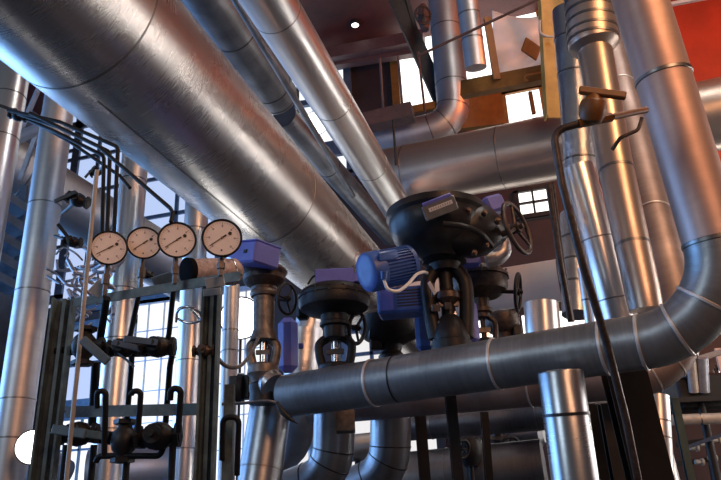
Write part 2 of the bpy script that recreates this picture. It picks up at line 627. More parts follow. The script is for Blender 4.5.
# ceiling-high cross main
R4 = .55
c4 = [P(383, 180, 12.9), P(520, 154, 11.9), P(760, 106, 10.4)]
pipe('cross_main', 'wide grey pipe crossing level behind the amber column and the risers', c4, R4, 'alu_warm', [(410, 175), (503, 157), (640, 130)], 'band', .03, .006, seg=64)
R5 = .32
c5 = fillet([P(440, -40, 15.0), P(455, 125, 13.6), P(375, 142, 14.0)], .5, 4)
pipe('offtake_pipe', 'dull pipe bending from the bright top window back towards the left', c5, R5, 'alu_soft', [(446, 30), (452, 85), (458, 108), (446, 124), (430, 128)], 'band', .03, .006)
pipe('window_pipe', 'pale narrow pipe standing against the top window beside the bent pipe', [P(462, -40, 12.3), P(476, 68, 12.0)], .185, 'alu_soft', [(465, 15), (470, 40)], 'band', .03, .006)

# right-hand riser that turns into the front header
RH = .152
hd_l, hd_c = P(287, 396, 5.0), P(738, 327, 3.62)
rs_t = P(640, 0, 4.02)
hp = fillet([hd_l, hd_c, rs_t + (rs_t - P(697, 190, 3.55)).normalized() * .9], .44, 12)
hp2 = hp[:]
hp_end = hp[-2].copy()
hp = hp[:-1]
pipe('header_pipe', 'dark clad header in front that bends up into the tall riser at the right', hp, RH, 'alu_head',
     [(374, 382), (497, 364), (605, 347), (641, 341), (680, 328), (706, 300)], 'band_br', .022, .007, seg=56)
c, tg = at_path(hp, 397, 379)
MB().sweep([c - tg * .005, c + tg * .005], [RH + .003, RH + .003], 48).build('crack_band', M['band_dk'], bpy.data.objects['header_pipe'])
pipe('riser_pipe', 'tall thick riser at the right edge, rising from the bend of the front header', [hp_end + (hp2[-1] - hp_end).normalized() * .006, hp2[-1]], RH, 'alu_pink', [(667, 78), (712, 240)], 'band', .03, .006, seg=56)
# second header behind
RS = .15
h2 = fillet([P(312, 408, 6.3), P(694, 372, 5.05), P(594, -10, 7.9)], .42, 10)
pipe('header_pipe', 'second dark header just behind and below the front header', h2, RS, 'alu_brn', [(452, 398), (530, 390), (622, 383), (652, 374), (672, 365), (686, 352), (640, 215), (610, 90)], 'band_br', .018, .005, seg=48)
h3 = [P(392, 428, 8.2), P(630, 408, 7.4)]
pipe('header_pipe', 'third blackened header lowest, behind the posts under the front header', h3, .16, 'alu_blk', [(432, 424), (535, 416)], 'band', .02, .005)
# silver risers at right
ra = [P(578, 168, 7.05), P(586, 195, 6.95), P(626, 345, 6.55), P(652, 445, 6.3)]
pipe('riser_pipe', 'silver riser with a gleaming upper length, left of the brown riser', ra, .155, 'alu_br', [(597, 240), (614, 300)], 'band', .018, .005, ext=(0, .5))
rb = [P(586, -40, 6.3), P(593, 42, 6.05), P(594, 46, 6.04), P(595, 52, 6.02), P(614, 160, 5.6), P(642, 290, 5.1), P(646, 310, 5.05)]
t = thing('riser_pipe', 'riser with a broad ringed collar at its top, above the small orange valve', 'pipe', rb[-1])
MB().sweep(rb, [.215, .215, .21, .145, .135, .125, .12], 44).build('cladding', M['alu_warm'], t)
for (px, py, r) in ((591, 3, .22), (591, 13, .22), (592, 23, .22), (592, 33, .22), (593, 42, .22), (612, 172, .137), (630, 245, .130)):
    c, tg = at_path(rb, px, py)
    MB().sweep([c - tg * .012, c + tg * .012], [r, r], 44).build('seam_band', M['band'], t)
rd = [P(568, 10, 9.0), P(577, 110, 8.7), P(583, 200, 8.4)]
pipe('flexible_duct', 'wrinkled foil wrapped duct just right of the amber column', rd, .2, 'foil', [(563, 40), (567, 75), (573, 130), (577, 160)], 'band', .03, .008)
re_ = [P(574, 215, 8.6), P(577, 315, 8.0)]
pipe('flexible_duct', 'crumpled foil duct behind the thin brown tube at the right', re_, .17, 'foil', [(575, 240), (576, 262), (577, 285)], 'band', .03, .008)
pipe('drain_pipe', 'short narrow silver pipe left of the gleaming riser foot', [P(583, 268, 7.0), P(594, 345, 6.8)], .055, 'alu_br', [(588, 300)], 'band', .02, .004)
# low silver cross pipe and stub behind the header
crs = pipe('cross_pipe', 'broad silver pipe lying level behind the spoked handwheels', [P(495, 290, 9.8), P(640, 268, 9.2)], .29, 'alu_pale', [(560, 280)], 'band', .02, .004, ext=(1.2, 0))
stand(crs, P(600, 276, 9.4), .05)
pipe('outlet_pipe', 'short upright silver pipe rising behind the front header', [P(541, 304, 7.6), P(546, 375, 7.3)], .185, 'alu_br', [(544, 345)], 'band', .02, .004, ext=(0, .3))
# standing clad post pipe in front
sp_t = P(560, 371, 3.68)
sp = V((sp_t.x, sp_t.y, 0))
dd = (P(575, 480, 3.53) - sp_t).normalized()
SL = sp_t.z / -dd.z
t = thing('standpipe', 'capped silver standpipe in front of the header', 'pipe', sp_t + dd * SL)
MB().lathe(sp_t + dd * SL, -dd, [(0, .117), (SL - .012, .117), (SL - .002, .112), (SL + .006, .06), (SL + .008, .0)], 56).build('cladding', M['alu_std'], t)
c, tg = at_path([sp_t, sp_t + dd * 1.4], 566, 414)
MB().sweep([c - tg * .008, c + tg * .008], [.120, .120], 56).build('seam_band', M['band_dk'], t)

# pipes that drop from the valves under the header
pipe('drop_pipe', 'leaning silver drop pipe under the leftmost valve', [P(271, 404, 5.40), P(258, 490, 5.1)], .160, 'alu_deep', [(265, 470)], 'band', .016, .004, ext=(0, 1.4), seg=48)
p2 = fillet([P(335, 392, 5.75), P(333, 474, 5.6), P(262, 502, 5.75)], .30, 4)
dp = pipe('drop_pipe', 'silver drop pipe with a mitred elbow below the mushroom shaped actuator', p2, .168, 'alu_deep', [(333, 449), (322, 462), (305, 476)], 'band_dk', .014, .004, ext=(0, 0), seg=48)
stand(dp, P(266, 501, 5.73), .04)
p3 = fillet([P(391, 396, 6.4), P(390, 472, 6.25), P(322, 502, 6.5)], .34, 4)
pipe('drop_pipe', 'silver drop pipe with a mitred elbow right of the square box', p3, .185, 'alu_deep', [(391, 447), (385, 460), (370, 475)], 'band_dk', .014, .004, ext=(0, .6), seg=48)
m = MB()
m.sweep([P(372, 446, 7.4), P(342, 449, 7.4)], .14, 32)
t = thing('pipe_stub', 'short silver stub pipe glimpsed between the two mitred elbows', 'pipe', P(357, 448, 7.4))
m.build('cladding', M['alu_br'], t)
stand(t, P(357, 448, 7.4))
m = MB()
m.beam(P(345, 404, 5.35), P(346, 432, 5.25), .14, .10, side=RT)
tag(m.build('hanging_box', M['grey_iron']), 'weathered square box hanging below the header beside a drop pipe', 'box')
pipe('flexible_duct', 'crumpled foil duct sagging behind the leaning drop pipe', smooth_path([P(305, 330, 7.4), P(300, 400, 7.2), P(294, 440, 7.6), P(275, 480, 7.9), V((P(270, 490, 7.9).x, P(270, 490, 7.9).y, 0))], 5), .19, 'foil', [], 'band')
pipe('flexible_duct', 'pale foil covered pipe behind the stem of the mushroom actuator', smooth_path([P(310, 318, 8.3), P(306, 350, 8.2), P(314, 400, 8.5), P(322, 470, 8.8), V((P(324, 480, 8.8).x, P(324, 480, 8.8).y, 0))], 5), .16, 'foil', [], 'band')

# left uprights
def upright(name, label, px, py, d, R, mat, y_top, bands, group=None):
    p = P(px, py, d)
    top = vert(p, y_top)
    bot = V((p.x, p.y, 0))
    return pipe(name, label, [bot, top], R, mat, [(proj(vert(p, y))[0], y) for y in bands], 'band', .016, .004, seg=44)
upright('upright_pipe', 'dull metal upright pipe at the far left, left of the gauge rack', 40, 240, 6.1, .138, 'alu_soft', 90, (207, 292, 401, 438))
upright('upright_pipe', 'upright silver pipe behind the two leftmost gauges', 127, 250, 7.1, .138, 'alu_br', 140, (182, 290, 340, 430))
upright('upright_pipe', 'upright silver pipe behind the third gauge from the left', 191, 320, 8.0, .14, 'alu_br', 190, (230, 361, 450))
upright('upright_pipe', 'pale sunlit upright pipe in the top left corner', 12, 80, 7.4, .165, 'alu_br', 20, (97, 140))
upright('upright_pipe', 'slim upright pipe behind the right post of the gauge rack', 231, 320, 6.2, .07, 'alu_soft', 285, (330, 352))
pipe('crossing_duct', 'blue grey duct sloping down behind the far left upright pipe', [P(-30, 145, 9.0), P(210, 290, 11.5)], .42, 'alu_soft', [(20, 178), (100, 225)], 'band', .03, .004)
lw = pipe('low_pipe', 'segmented pipe elbow low in the bottom left corner', smooth_path([P(-15, 478, 6.6), P(10, 468, 6.4), P(34, 462, 6.3), P(60, 478, 6.2)], 4), .17, 'alu_soft', [(5, 470), (20, 466)], 'band_dk', .02, .005)
stand(lw, P(34, 462, 6.3))
lw = pipe('low_pipe', 'broad pale pipe seen low behind the lower gauge valves', [P(88, 474, 7.6), P(178, 468, 7.8)], .26, 'alu_soft', [(120, 470)], 'band_dk', .016, .004)
stand(lw, P(133, 471, 7.7))
lw = pipe('support_pipe', 'broad dark pipe low behind the posts under the headers', [P(405, 482, 7.8), P(545, 470, 7.4)], .32, 'alu_blk', [(450, 476), (488, 472)], 'band', .02, .006)
stand(lw, P(475, 476, 7.6))
far = pipe('far_pipe', 'pale level pipe in the dim lower right corner', [P(672, 420, 8.5), P(760, 417, 8.3)], .065, 'cream', [(700, 419)], 'band', .02, .004)
pipe('branch_pipe', 'sunlit white pipe dropping below the bend of the second header', [P(657, 396, 6.1), P(662, 480, 5.8)], .10, 'alu_br', [(657, 421), (659, 438)], 'band', .014, .004, ext=(0, 1.1))

stand(far, P(740, 419, 8.35))
for nm, q in (('insulated_pipe', None), ('insulated_pipe.001', None), ('insulated_pipe.002', None), ('insulated_main', None)):
    ob = bpy.data.objects[nm]
    pts = {'insulated_pipe': (up2, .25), 'insulated_pipe.001': (up3, .30), 'insulated_pipe.002': ([P(284, 116, 11.2), P(392, 237, 15.2)], 0), 'insulated_main': (big, .55)}[nm]
    a, b = pts[0]
    c = a + (a - b).normalized() * (pts[1] and 1.6)
    if nm == 'insulated_pipe.002':
        c = a.lerp(b, .1)
    MB().sweep([V((c.x, c.y, c.z + pts[1])), V((c.x, c.y, c.z + pts[1] + .9))], .025, 10).build('hanger_rod', M['steel_dk'], ob)
for nm, c in (('header_pipe.002', P(600, 410, 7.5)),):
    stand(bpy.data.objects[nm], c + V((0, 0, -.05)), .02, name='stand_rod')
# ------------------------------------------------------------------ gauge rack
t = thing('gauge_rack', 'green grey steel rack that carries the four pressure gauges', 'rack', V((P(67, 300, 3.25).x, P(67, 300, 3.25).y, 0)))
def channel(px, py, d, w, ytop):
    p = P(px, py, d)
    top = vert(p, ytop).z
    m = MB()
    c = V((p.x, p.y, top / 2))
    fr = -hd
    m.box(c, r0 * (w / 2), fr * .006, (0, 0, top / 2))
    for s in (-1, 1):
        m.box(c + r0 * (s * (w / 2 - .005)) + fr * .026, r0 * .005, fr * .022, (0, 0, top / 2))
    m.box(c + fr * .012, r0 * .008, fr * .012, (0, 0, top / 2))
    m.build('post', M['rack'], t)
channel(66, 305, 3.27, .098, 300)
channel(213, 300, 3.0, .076, 287)
m = MB()
a, b = P(74, 303, 3.2), P(240, 276, 2.92)
m.beam(a, b, .042, .006, side=(0, 0, 1))
m.beam(a + V((0, 0, .018)) + hd * .02, b + V((0, 0, .018)) + hd * .02, .006, .04, side=(0, 0, 1))
m.build('rail', M['rack'], t)
m = MB()
a, b = P(66, 412, 3.2), P(210, 409, 2.95)
m.beam(a, b, .05, .006, side=(0, 0, 1))
m.beam(a + V((0, 0, .02)) + hd * .02, b + V((0, 0, .02)) + hd * .02, .006, .04, side=(0, 0, 1))
m.build('rail', M['rack'], t)
m = MB()
pp = P(230, 385, 3.25)
m.box(V((pp.x, pp.y, pp.z / 2)), r0 * .022, hd * .02, (0, 0, pp.z / 2))
m.build('post', M['rack'], t)

def gauge(px, py, d, R, label, stem_y, angle=0):
    c = P(px, py, d)
    n = (CAM - c)
    n.z *= .15
    n.normalize()
    side = V((0, 0, 1)).cross(n).normalized()
    upv = n.cross(side)
    g = thing('pressure_gauge', label, 'gauge', vert(c, stem_y), 'pressure gauges on the rack')
    k = R / .08
    MB().lathe(c - n * .045, n, [(0, .03 * k), (.002, .066 * k), (.03, .074 * k), (.045, .076 * k), (.045, .071 * k)], 48).build('case', M['black'], g)
    m = MB()
    m.torus(c + n * .003, n, .0765 * k, .0045 * k, 56, 10)
    m.build('bezel', M['tube'], g)
    MB().lathe(c - n * .004, n, [(0, .0745 * k), (.006, .0745 * k)], 56).build('dial', M['dial'], g)
    m = MB()
    for i in range(31):
        a = math.radians(225 - i * 9)
        dr = side * math.cos(a) + upv * math.sin(a)
        big_ = i % 5 == 0
        tt = n.cross(dr)
        ln = (.006 if big_ else .0028) * k
        m.box(c + n * .0024 + dr * (.066 * k - ln), dr * ln, tt * (.0011 if big_ else .0006), n * .0004)
    m.build('scale', M['greyink'], g)
    m = MB()
    for i in range(0, 31, 5):
        a = math.radians(225 - i * 9)
        dr = side * math.cos(a) + upv * math.sin(a)
        q = c + n * .0024 + dr * (.050 * k)
        m.box(q, side * .0032 * k, upv * .004 * k, n * .0004, 0)
    m.build('numeral_mark', M['greyink'], g)
    # needle points low left
    a = math.radians(214 + angle)
    dr = side * math.cos(a) + upv * math.sin(a)
    tt = n.cross(dr)
    m = MB()
    b0 = c + n * .004
    m.box(b0 + dr * .022 * k, dr * .036 * k, tt * .0016 * k, n * .0006)
    m.box(b0 - dr * .012 * k, dr * .009 * k, tt * .003 * k, n * .0006)
    m.build('needle', M['ink'], g)
    MB().lathe(c + n * .002, n, [(0, .005 * k), (.005, .004 * k)], 16).build('hub', M['grey_iron'], g)
    m = MB()
    q = c + n * .003 + side * .031 * k + upv * .020 * k
    m.lathe(q, n, [(0, .0085 * k), (.001, .0085 * k)], 5)
    m.build('dial_mark', M['ink'], g)
    q = c - upv * .052 * k + n * .003
    MB().lathe(q, n, [(0, .0035 * k), (.001, .0035 * k)], 10).build('stop_pin', M['ink'], g)
    m = MB()
    bt = c - n * .022 - upv * .074 * k
    end = vert(bt, stem_y)
    L = (bt - end).length
    m.lathe(bt, (end - bt), [(0, .011), (L * .3, .011), (L * .3, .017), (L * .62, .017), (L * .62, .010), (L, .010)], 6)
    m.build('stem', M['grey_iron'], g, angle=20)
    return bt, end
G = [gauge(109, 248, 3.10, .080, 'round white pressure gauge at the left end of the row', 296),
     gauge(144, 243, 3.20, .0775, 'white pressure gauge second from the left, partly overlapped by its right neighbour', 289, 5),
     gauge(177, 240, 3.02, .082, 'white pressure gauge third from the left, a thin tube meeting its top', 284, 4),
     gauge(222, 238, 2.84, .081, 'largest looking white pressure gauge at the right end of the row', 276, 3)]

def plate(px, py, d, w, h, rot, label, mat='platelt', name='tag_plate', pitch=0):
    c = P(px, py, d)
    n = (CAM - c).normalized()
    n = (n + V((0, 0, -1)) * pitch).normalized()
    s = V((0, 0, 1)).cross(n).normalized()
    u = n.cross(s)
    a = math.radians(rot)
    s2, u2 = s * math.cos(a) + u * math.sin(a), u * math.cos(a) - s * math.sin(a)
    m = MB()
    m.box(c, s2 * w / 2, u2 * h / 2, n * .002, .0015)
    return tag(m.build(name, M[mat]), label, 'tag')
plate(98, 289, 3.10, .062, .056, 55, 'pale square tag tilted on the rail under the leftmost gauge')
plate(215, 282, 2.84, .076, .042, 12, 'pale oblong tag on the rail below the right end gauge')
plate(212, 292, 2.885, .074, .030, 8, 'blue grey oblong tag hanging just under the pale oblong tag', 'platelt')
plate(165, 279, 3.1, .11, .055, 25, 'bluish crumpled metal shield on the rail below the third gauge', 'platelt', 'shield_plate', .8)

# ------------------------------------------------------------------ black impulse tubing
def tube(label, pts, R, mat='tube', name='impulse_tube', bend=None, cat='tube', group=None, seg=12, smooth=False):
    pts = [V(p) for p in pts]
    path = smooth_path(pts, 8) if smooth else (fillet(pts, bend or R * 4, 6) if len(pts) > 2 else pts)
    m = MB()
    m.sweep(path, R, seg)
    return tag(m.build(name, M[mat]), label, cat, group)
tube('topmost of the black tubes that bend down behind the leftmost gauge', [P(8, 110, 3.75), P(60, 122, 3.6), P(118, 147, 3.45), P(114, 232, 3.35)], .010)
tube('second black tube from the top that bends down behind the leftmost gauge', [P(18, 114, 3.8), P(58, 127, 3.65), P(110, 152, 3.5), P(107, 232, 3.4)], .010)
tube('third black tube from the top that bends down behind the leftmost gauge', [P(24, 118, 3.85), P(56, 132, 3.7), P(104, 156, 3.55), P(102, 232, 3.45)], .010)
tube('long black tube running down to the top of the third gauge', [P(30, 113, 3.55), P(98, 146, 3.4), P(170, 208, 3.1), P(173, 213, 3.05), P(171, 222, 3.02)], .0095, bend=.02)
tube('lowest black tube of the bundle, ending in a free tip below the huge pipe', [P(34, 122, 3.9), P(70, 142, 3.75), P(120, 176, 3.6), P(130, 188, 3.55)], .009)
CONB = P(80, 342, 2.85) + (P(80, 342, 2.85) - P(97, 170, 3.0)) * 1.0
CONB = P(80, 342, 2.85) + (CONB - P(80, 342, 2.85)) * (P(80, 342, 2.85).z / (P(80, 342, 2.85).z - CONB.z))
tube('thin cream conduit standing left of the leftmost gauge', [P(97, 170, 3.0), P(80, 342, 2.85), CONB], .009, 'cream', 'conduit')

# isolation valve with lever
def lever_valve(name, label, c, ax, size, lever=None, lev_mat='steel_bl', body='black', group=None, arm=None):
    ax = V(ax).normalized()
    t = thing(name, label, 'valve', c - V((0, 0, size * .6)), group)
    s = size
    m = MB()
    m.lathe(c - ax * s * .9, ax, [(0, s * .28), (s * .25, s * .28), (s * .35, s * .3), (s * .55, s * .48), (s * .9, s * .56), (s * 1.25, s * .48), (s * 1.45, s * .3), (s * 1.55, s * .28), (s * 1.8, s * .28)], 20)
    m.build('body', M[body], t)
    for e in (-1, 1):
        MB().lathe(c + ax * e * s * .78 - ax * s * .09, ax, [(0, s * .5), (s * .18, s * .5)], 6).build('flange', M[body], t)
    side = ax.cross(V((0, 0, 1)))
    if side.length < .3:
        side = ax.cross(-hd)
    side.normalize()
    if side.dot(hd) > 0:
        side = -side
    MB().lathe(c, side, [(s * .3, s * .3), (s * .7, s * .26), (s * .72, s * .36), (s * .9, s * .36), (s * .9, s * .14), (s * 1.15, s * .14)], 16).build('bonnet', M[body], t)
    if arm is not None:
        MB().sweep([c, arm], size * .16, 10).build('mounting_arm', M[body], t)
    if lever is not None:
        lv = V(lever)
        st = c + side * s * 1.1
        m = MB()
        m.beam(st - lv.normalized() * s * .3, st + lv, s * .34, s * .10, side=side.cross(lv), bev=s * .03)
        m.build('lever', M[lev_mat], t)
    return t
ux = r0.copy()
upz = V((0, 0, 1))
lever_valve('isolation_valve', 'black valve with a slanted flat lever, left end of the upper valve row', P(84, 346, 3.10), upz, .098, (P(108, 362, 2.9) - P(82, 340, 2.95)))
m = MB(); m.beam(P(82, 339, 2.80), P(108, 362, 2.76), .036, .012, bev=.004)
m.build('handle_plate', M['plate_bl'], bpy.data.objects['isolation_valve'])
lever_valve('isolation_valve', 'black valve in the middle of the upper valve row', P(124, 348, 3.10), ux, .078, P(150, 352, 3.0) - P(126, 346, 3.0))
lever_valve('isolation_valve', 'black bolted valve at the right end of the upper valve row', P(158, 347, 3.05), ux, .085, P(128, 346, 2.95) - P(156, 349, 2.95))
lever_valve('isolation_valve', 'black valve with a pale blue lever, left end of the lower valve row', P(78, 434, 3.15), ux, .10, P(104, 434, 2.9) - P(62, 428, 2.9), 'rack')
m = MB(); m.beam(P(52, 429, 2.92), P(86, 434, 2.88), .040, .012, bev=.004)
m.build('handle_plate', M['plate_bl'], bpy.data.objects['isolation_valve.003'])
lever_valve('isolation_valve', 'stubby black valve second in the lower valve row', P(124, 441, 3.1), upz, .105, P(140, 437, 3.0) - P(120, 440, 3.0))
lever_valve('isolation_valve', 'rounded black valve at the right end of the lower valve row', P(158, 436, 3.05), ux, .11)
lever_valve('isolation_valve', 'brown valve body clamped on the right post of the gauge rack', P(204, 351, 2.9), ux, .052, None, body='iron')
lever_valve('isolation_valve', 'dark valve with a long handle right beside the far left upright pipe', P(78, 200, 5.0), (r0 * .9 - upz * .35), .095, P(60, 208, 4.9) - P(78, 200, 4.9), 'black', arm=P(62, 214, 5.6))
lever_valve('isolation_valve', 'black valve below the long handled one, at the far left upright pipe', P(73, 242, 5.2), (r0 * .9 - upz * .1), .075, P(62, 226, 5.1) - P(73, 240, 5.1), 'black', arm=P(55, 236, 5.6))
lever_valve('isolation_valve', 'small black valve under the bundle of black tubes', P(97, 172, 3.9), (r0 * .9 + upz * .3), .045, P(86, 182, 3.8) - P(95, 172, 3.8), 'black', arm=P(104, 166, 3.6))
lever_valve('isolation_valve', 'black valve at the upper left end of the black tube bundle', P(18, 116, 3.85), (r0 * .9 - upz * .3), .055, P(2, 112, 3.7) - P(28, 121, 3.7), 'black')
lever_valve('isolation_valve', 'small black valve just under the second gauge', P(146, 274, 3.25), (r0 * .9 - upz * .3), .04, P(158, 280, 3.2) - P(146, 272, 3.2), 'black')

m = MB()
m.sweep(smooth_path([P(56, 352, 3.2), P(90, 349, 3.2), P(130, 352, 3.18), P(172, 350, 3.14)], 5), .024, 12)
tag(m.build('manifold_pipe', M['tube']), 'black header tube linking the upper row of gauge valves', 'tube')
m = MB()
m.sweep(smooth_path([P(56, 437, 3.24), P(90, 436, 3.24), P(130, 440, 3.22), P(178, 440, 3.14)], 5), .030, 12)
tag(m.build('manifold_pipe', M['tube']), 'black header tube linking the lower row of gauge valves', 'tube')
# lines below the gauges
tube('thick black line under the leftmost gauge, top to valve', [G[0][1] + hd * .03, P(100, 340, 3.16)], .017)
tube('slim line running down from the second gauge to the valve row', [P(141, 284, 3.22), P(131, 332, 3.18), P(128, 344, 3.17)], .012)
tube('slim line running down from the third gauge to the valve row', [P(174, 284, 3.13), P(169, 334, 3.13), P(166, 345, 3.13)], .012)
tube('slim line below the upper valve row, at its left end', [P(96, 362, 3.32), P(92, 425, 3.32)], .020)
tube('slim line below the middle valve of the upper row', [P(132, 352, 3.28), P(131, 372, 3.28), P(126, 430, 3.28)], .013)
tube('slim line dropping from the right end of the upper valve row', [P(163, 348, 3.22), P(173, 350, 3.22), P(170, 366, 3.22), P(165, 430, 3.22)], .014, bend=.03)
tube('arched black tube at the left of the lower rail', [P(97, 408, 2.9), P(97, 391, 2.9), P(106, 391, 2.9), P(104, 455, 2.9)], .012, bend=.02)
tube('arched black tube in the middle of the lower rail', [P(131, 395, 2.88), P(132, 391, 2.88), P(141, 391, 2.88), P(138, 432, 2.88)], .012, bend=.02)
tube('arched black tube at the right of the lower rail', [P(170, 400, 2.85), P(171, 388, 2.85), P(181, 389, 2.85), P(178, 432, 2.85)], .013, bend=.022)
tube('arched black tube beside the short post right of the rack', [P(222, 460, 3.1), P(223, 417, 3.1), P(239, 417, 3.1), P(237, 475, 3.1)], .013, bend=.03)
tube('black tube running level under the lower valves and turning up', [P(96, 462, 3.08), P(98, 456, 3.08), P(160, 456, 3.04), P(166, 440, 3.04)], .013, bend=.03)
for lab, px, d in (('black pipe leg below the leftmost lower valve', 66, 3.2), ('black pipe leg below the arched tube at the left', 94, 3.14), ('black pipe leg below the stubby lower valve', 128, 3.1), ('black pipe leg below the rounded lower valve', 173, 3.02)):
    q = P(px, 445, d)
    tube(lab, [V((q.x, q.y, 0)), q], .015, name='dropper_pipe', cat='pipe')
tube('silver tubing coiled in a loop right of the third gauge line', [P(176, 322, 3.0) , P(178, 311, 2.98), P(188, 307, 2.95), P(199, 312, 2.95), P(201, 320, 2.97), P(188, 323, 3.0), P(177, 317, 3.02), P(180, 308, 3.02), P(190, 309, 3.0), P(200, 320, 2.98), P(204, 330, 2.98), P(206, 345, 2.95)], .0055, 'chrome', 'coiled_tube', smooth=True)
tube('slack black hose sagging right of the rack towards the leftmost valve', [P(216, 356, 3.2), P(226, 366, 3.3), P(240, 366, 3.6), P(252, 352, 4.2), P(258, 338, 4.6)], .010, 'grey_iron', 'hose', smooth=True, cat='hose')
# pinkish lagged cylinder behind the right gauge
t = thing('lagged_cylinder', 'pinkish lagged cylinder with a black end, behind the right end gauge', 'cylinder', P(190, 280, 4.2))
q0, q1 = P(190, 271, 4.1), P(238, 272, 4.35)
axx = q1 - q0
MB().lathe(q0, axx, [(0, .072), (axx.length * .55, .082), (axx.length * .9, .085), (axx.length, .06)], 28).build('lagging', M['pink'], t)
MB().lathe(q0 - axx.normalized() * .03, axx, [(0, .06), (.004, .078), (.035, .078)], 28).build('end_cap', M['matte_black'], t)
MB().sweep([q0.lerp(q1, .78), q0.lerp(q1, .80)], .088, 28).build('strap', M['chrome'], t)

# wire tangle at left behind the rack (nobody could count it)
m = MB()
for i in range(34):
    x, y = random.uniform(66, 118), random.uniform(258, 330)
    d = random.uniform(5.2, 5.9)
    pts = [P(x, y, d)]
    for k in range(3):
        x += random.uniform(-14, 14); y += random.uniform(-12, 12)
        pts.append(P(x, y, d + random.uniform(-.1, .1)))
    m.sweep(smooth_path(pts, 5), random.choice((.008, .012, .016)), 6)
o = tag(m.build('hanging_wires', M['steel_lt']), 'tangle of pale wires and hoses behind the left post of the rack', 'wires')
o['kind'] = 'stuff'

# steel stair in the left background
t = thing('steel_stair', 'blue grey steel stair in the left background', 'stair', V((P(12, 300, 8.0).x, P(12, 300, 8.0).y, 0)))
for (x0, y0, x1, y1) in ((-10, 190, 24, 212), (-10, 212, 22, 232), (-10, 234, 20, 252), (-10, 256, 18, 272), (-10, 276, 16, 290)):
    MB().beam(P(x0, y0, 7.9), P(x1, y1, 8.2), .10, .22).build('tread', M['steel_bl'], t)
for (x0, y0, x1, y1) in ((4, 170, -8, 330), (24, 185, 14, 320)):
    MB().beam(P(x0, y0, 8.3), P(x1, y1, 8.3), .08, .06, side=RT).build('stringer', M['steel_bl'], t)
for i, (x0, y0, x1, y1) in enumerate(((60, 70, 20, 180), (50, 62, 8, 160), (72, 78, 38, 170), (40, 125, 0, 142))):
    MB().beam(P(x0, y0, 8.6), P(x1, y1, 8.6), .05, .05).build('handrail', M['steel_lt'], t)
m = MB(); m.beam(P(-6, 150, 7.9), P(44, 128, 8.1), .09, .09, bev=.02)
tag(m.build('brace_bar', M['steel_lt']), 'lavender painted bar slanting behind the far left upright pipe', 'bar')

# ------------------------------------------------------------------ valves
def lpx(p, prof, seg=40, sqz=1.0):
    """lathe on the vertical through p; profile in (image row, half width in pixels)"""
    m = MB()
    pts, rr = [], []
    for (y, w) in prof:
        q = vert(p, y)
        pts.append(q)
        rr.append(max(.0005, w * depth(q) / FPX))
    m.sweep(pts, rr, seg, axis=(0, 0, -1))
    return m

def handwheel(t, c, nrm, R, r, mat, spokes=3, stem=0.0, rot=0.0):
    nrm = V(nrm).normalized()
    m = MB()
    m.torus(c, nrm, R, r, 44, 12)
    ref = V((0, 0, 1))
    e1 = nrm.cross(ref).normalized()
    e2 = nrm.cross(e1)
    for k in range(spokes):
        a = rot + 2 * math.pi * k / spokes
        dr = e1 * math.cos(a) + e2 * math.sin(a)
        m.sweep([c + dr * R * .1 - nrm * r * .6, c + dr * R * .95], [r * .75, r * .6], 10)
    w = m.build('handwheel', M[mat], t)
    m = MB()
    m.lathe(c - nrm * r * 2.2, nrm, [(0, R * .2), (r * 3.4, R * .2), (r * 3.4, R * .1), (r * 5, R * .1)], 16)
    m.build('wheel_hub', M[mat], w)
    if stem:
        MB().sweep([c - nrm * stem, c], R * .11, 12).build('wheel_stem', M[mat], w)
    return w

def boxpx(px, py, d, sx, sy, sz, yaw=0, bev=.012, pitch=0):
    c = P(px, py, d)
    a = YAW + math.radians(yaw)
    ex = V((math.cos(a), math.sin(a), 0)); ey = V((-math.sin(a), math.cos(a), 0)); ez = V((0, 0, 1))
    if pitch:
        q = Matrix.Rotation(math.radians(pitch), 3, ey)
        ex, ez = q @ ex, q @ ez
    m = MB()
    m.box(c, ex * sx / 2, ey * sy / 2, ez * sz / 2, bev)
    return m, c, ex, ey, ez

def bolts(t, p, y, w, n=10, mat='grey_iron', size=.010):
    q = vert(p, y)
    R = w * depth(q) / FPX
    for k in range(n):
        a = 2 * math.pi * (k + .5) / n
        d = V((math.cos(a), math.sin(a), 0))
        if d.dot(hd) > .35:
            continue
        MB().lathe(q + d * R - V((0, 0, .022)), (0, 0, 1), [(0, size), (.012, size), (.012, size * .6), (.04, size * .6), (.04, size), (.05, size)], 6).build('bolt', M[mat], t)

def yoke(t, p, y0, y1, w, mat, wt=None, leg=.02, stem=.012, sm='chrome'):
    a, b = vert(p, y0), vert(p, y1)
    wt = wt or w
    m = MB()
    ws, wtm = w * depth(b) / FPX, wt * depth(a) / FPX
    for s in (-1, 1):
        m.sweep(smooth_path([a + r0 * s * wtm * .55, a.lerp(b, .22) + r0 * s * ws * .98, a.lerp(b, .55) + r0 * s * ws, b + r0 * s * ws * .8], 6), leg, 14)
    m.build('yoke', M[mat], t)
    st = MB().sweep([a, b], stem, 14).build('valve_stem', M[sm], t)
    c = a.lerp(b, .5)
    m = MB()
    m.box(c - hd * .02, r0 * ws * .55, hd * .012, V((0, 0, (a - b).length * .09)), .004)
    m.build('coupling', M['grey_iron'], t)
    m = MB()
    m.box(c - hd * .028 + r0 * ws * .28 - V((0, 0, (a - b).length * .22)), r0 * .010, hd * .006, V((0, 0, .03)))
    m.build('travel_indicator', M['chrome'], t)

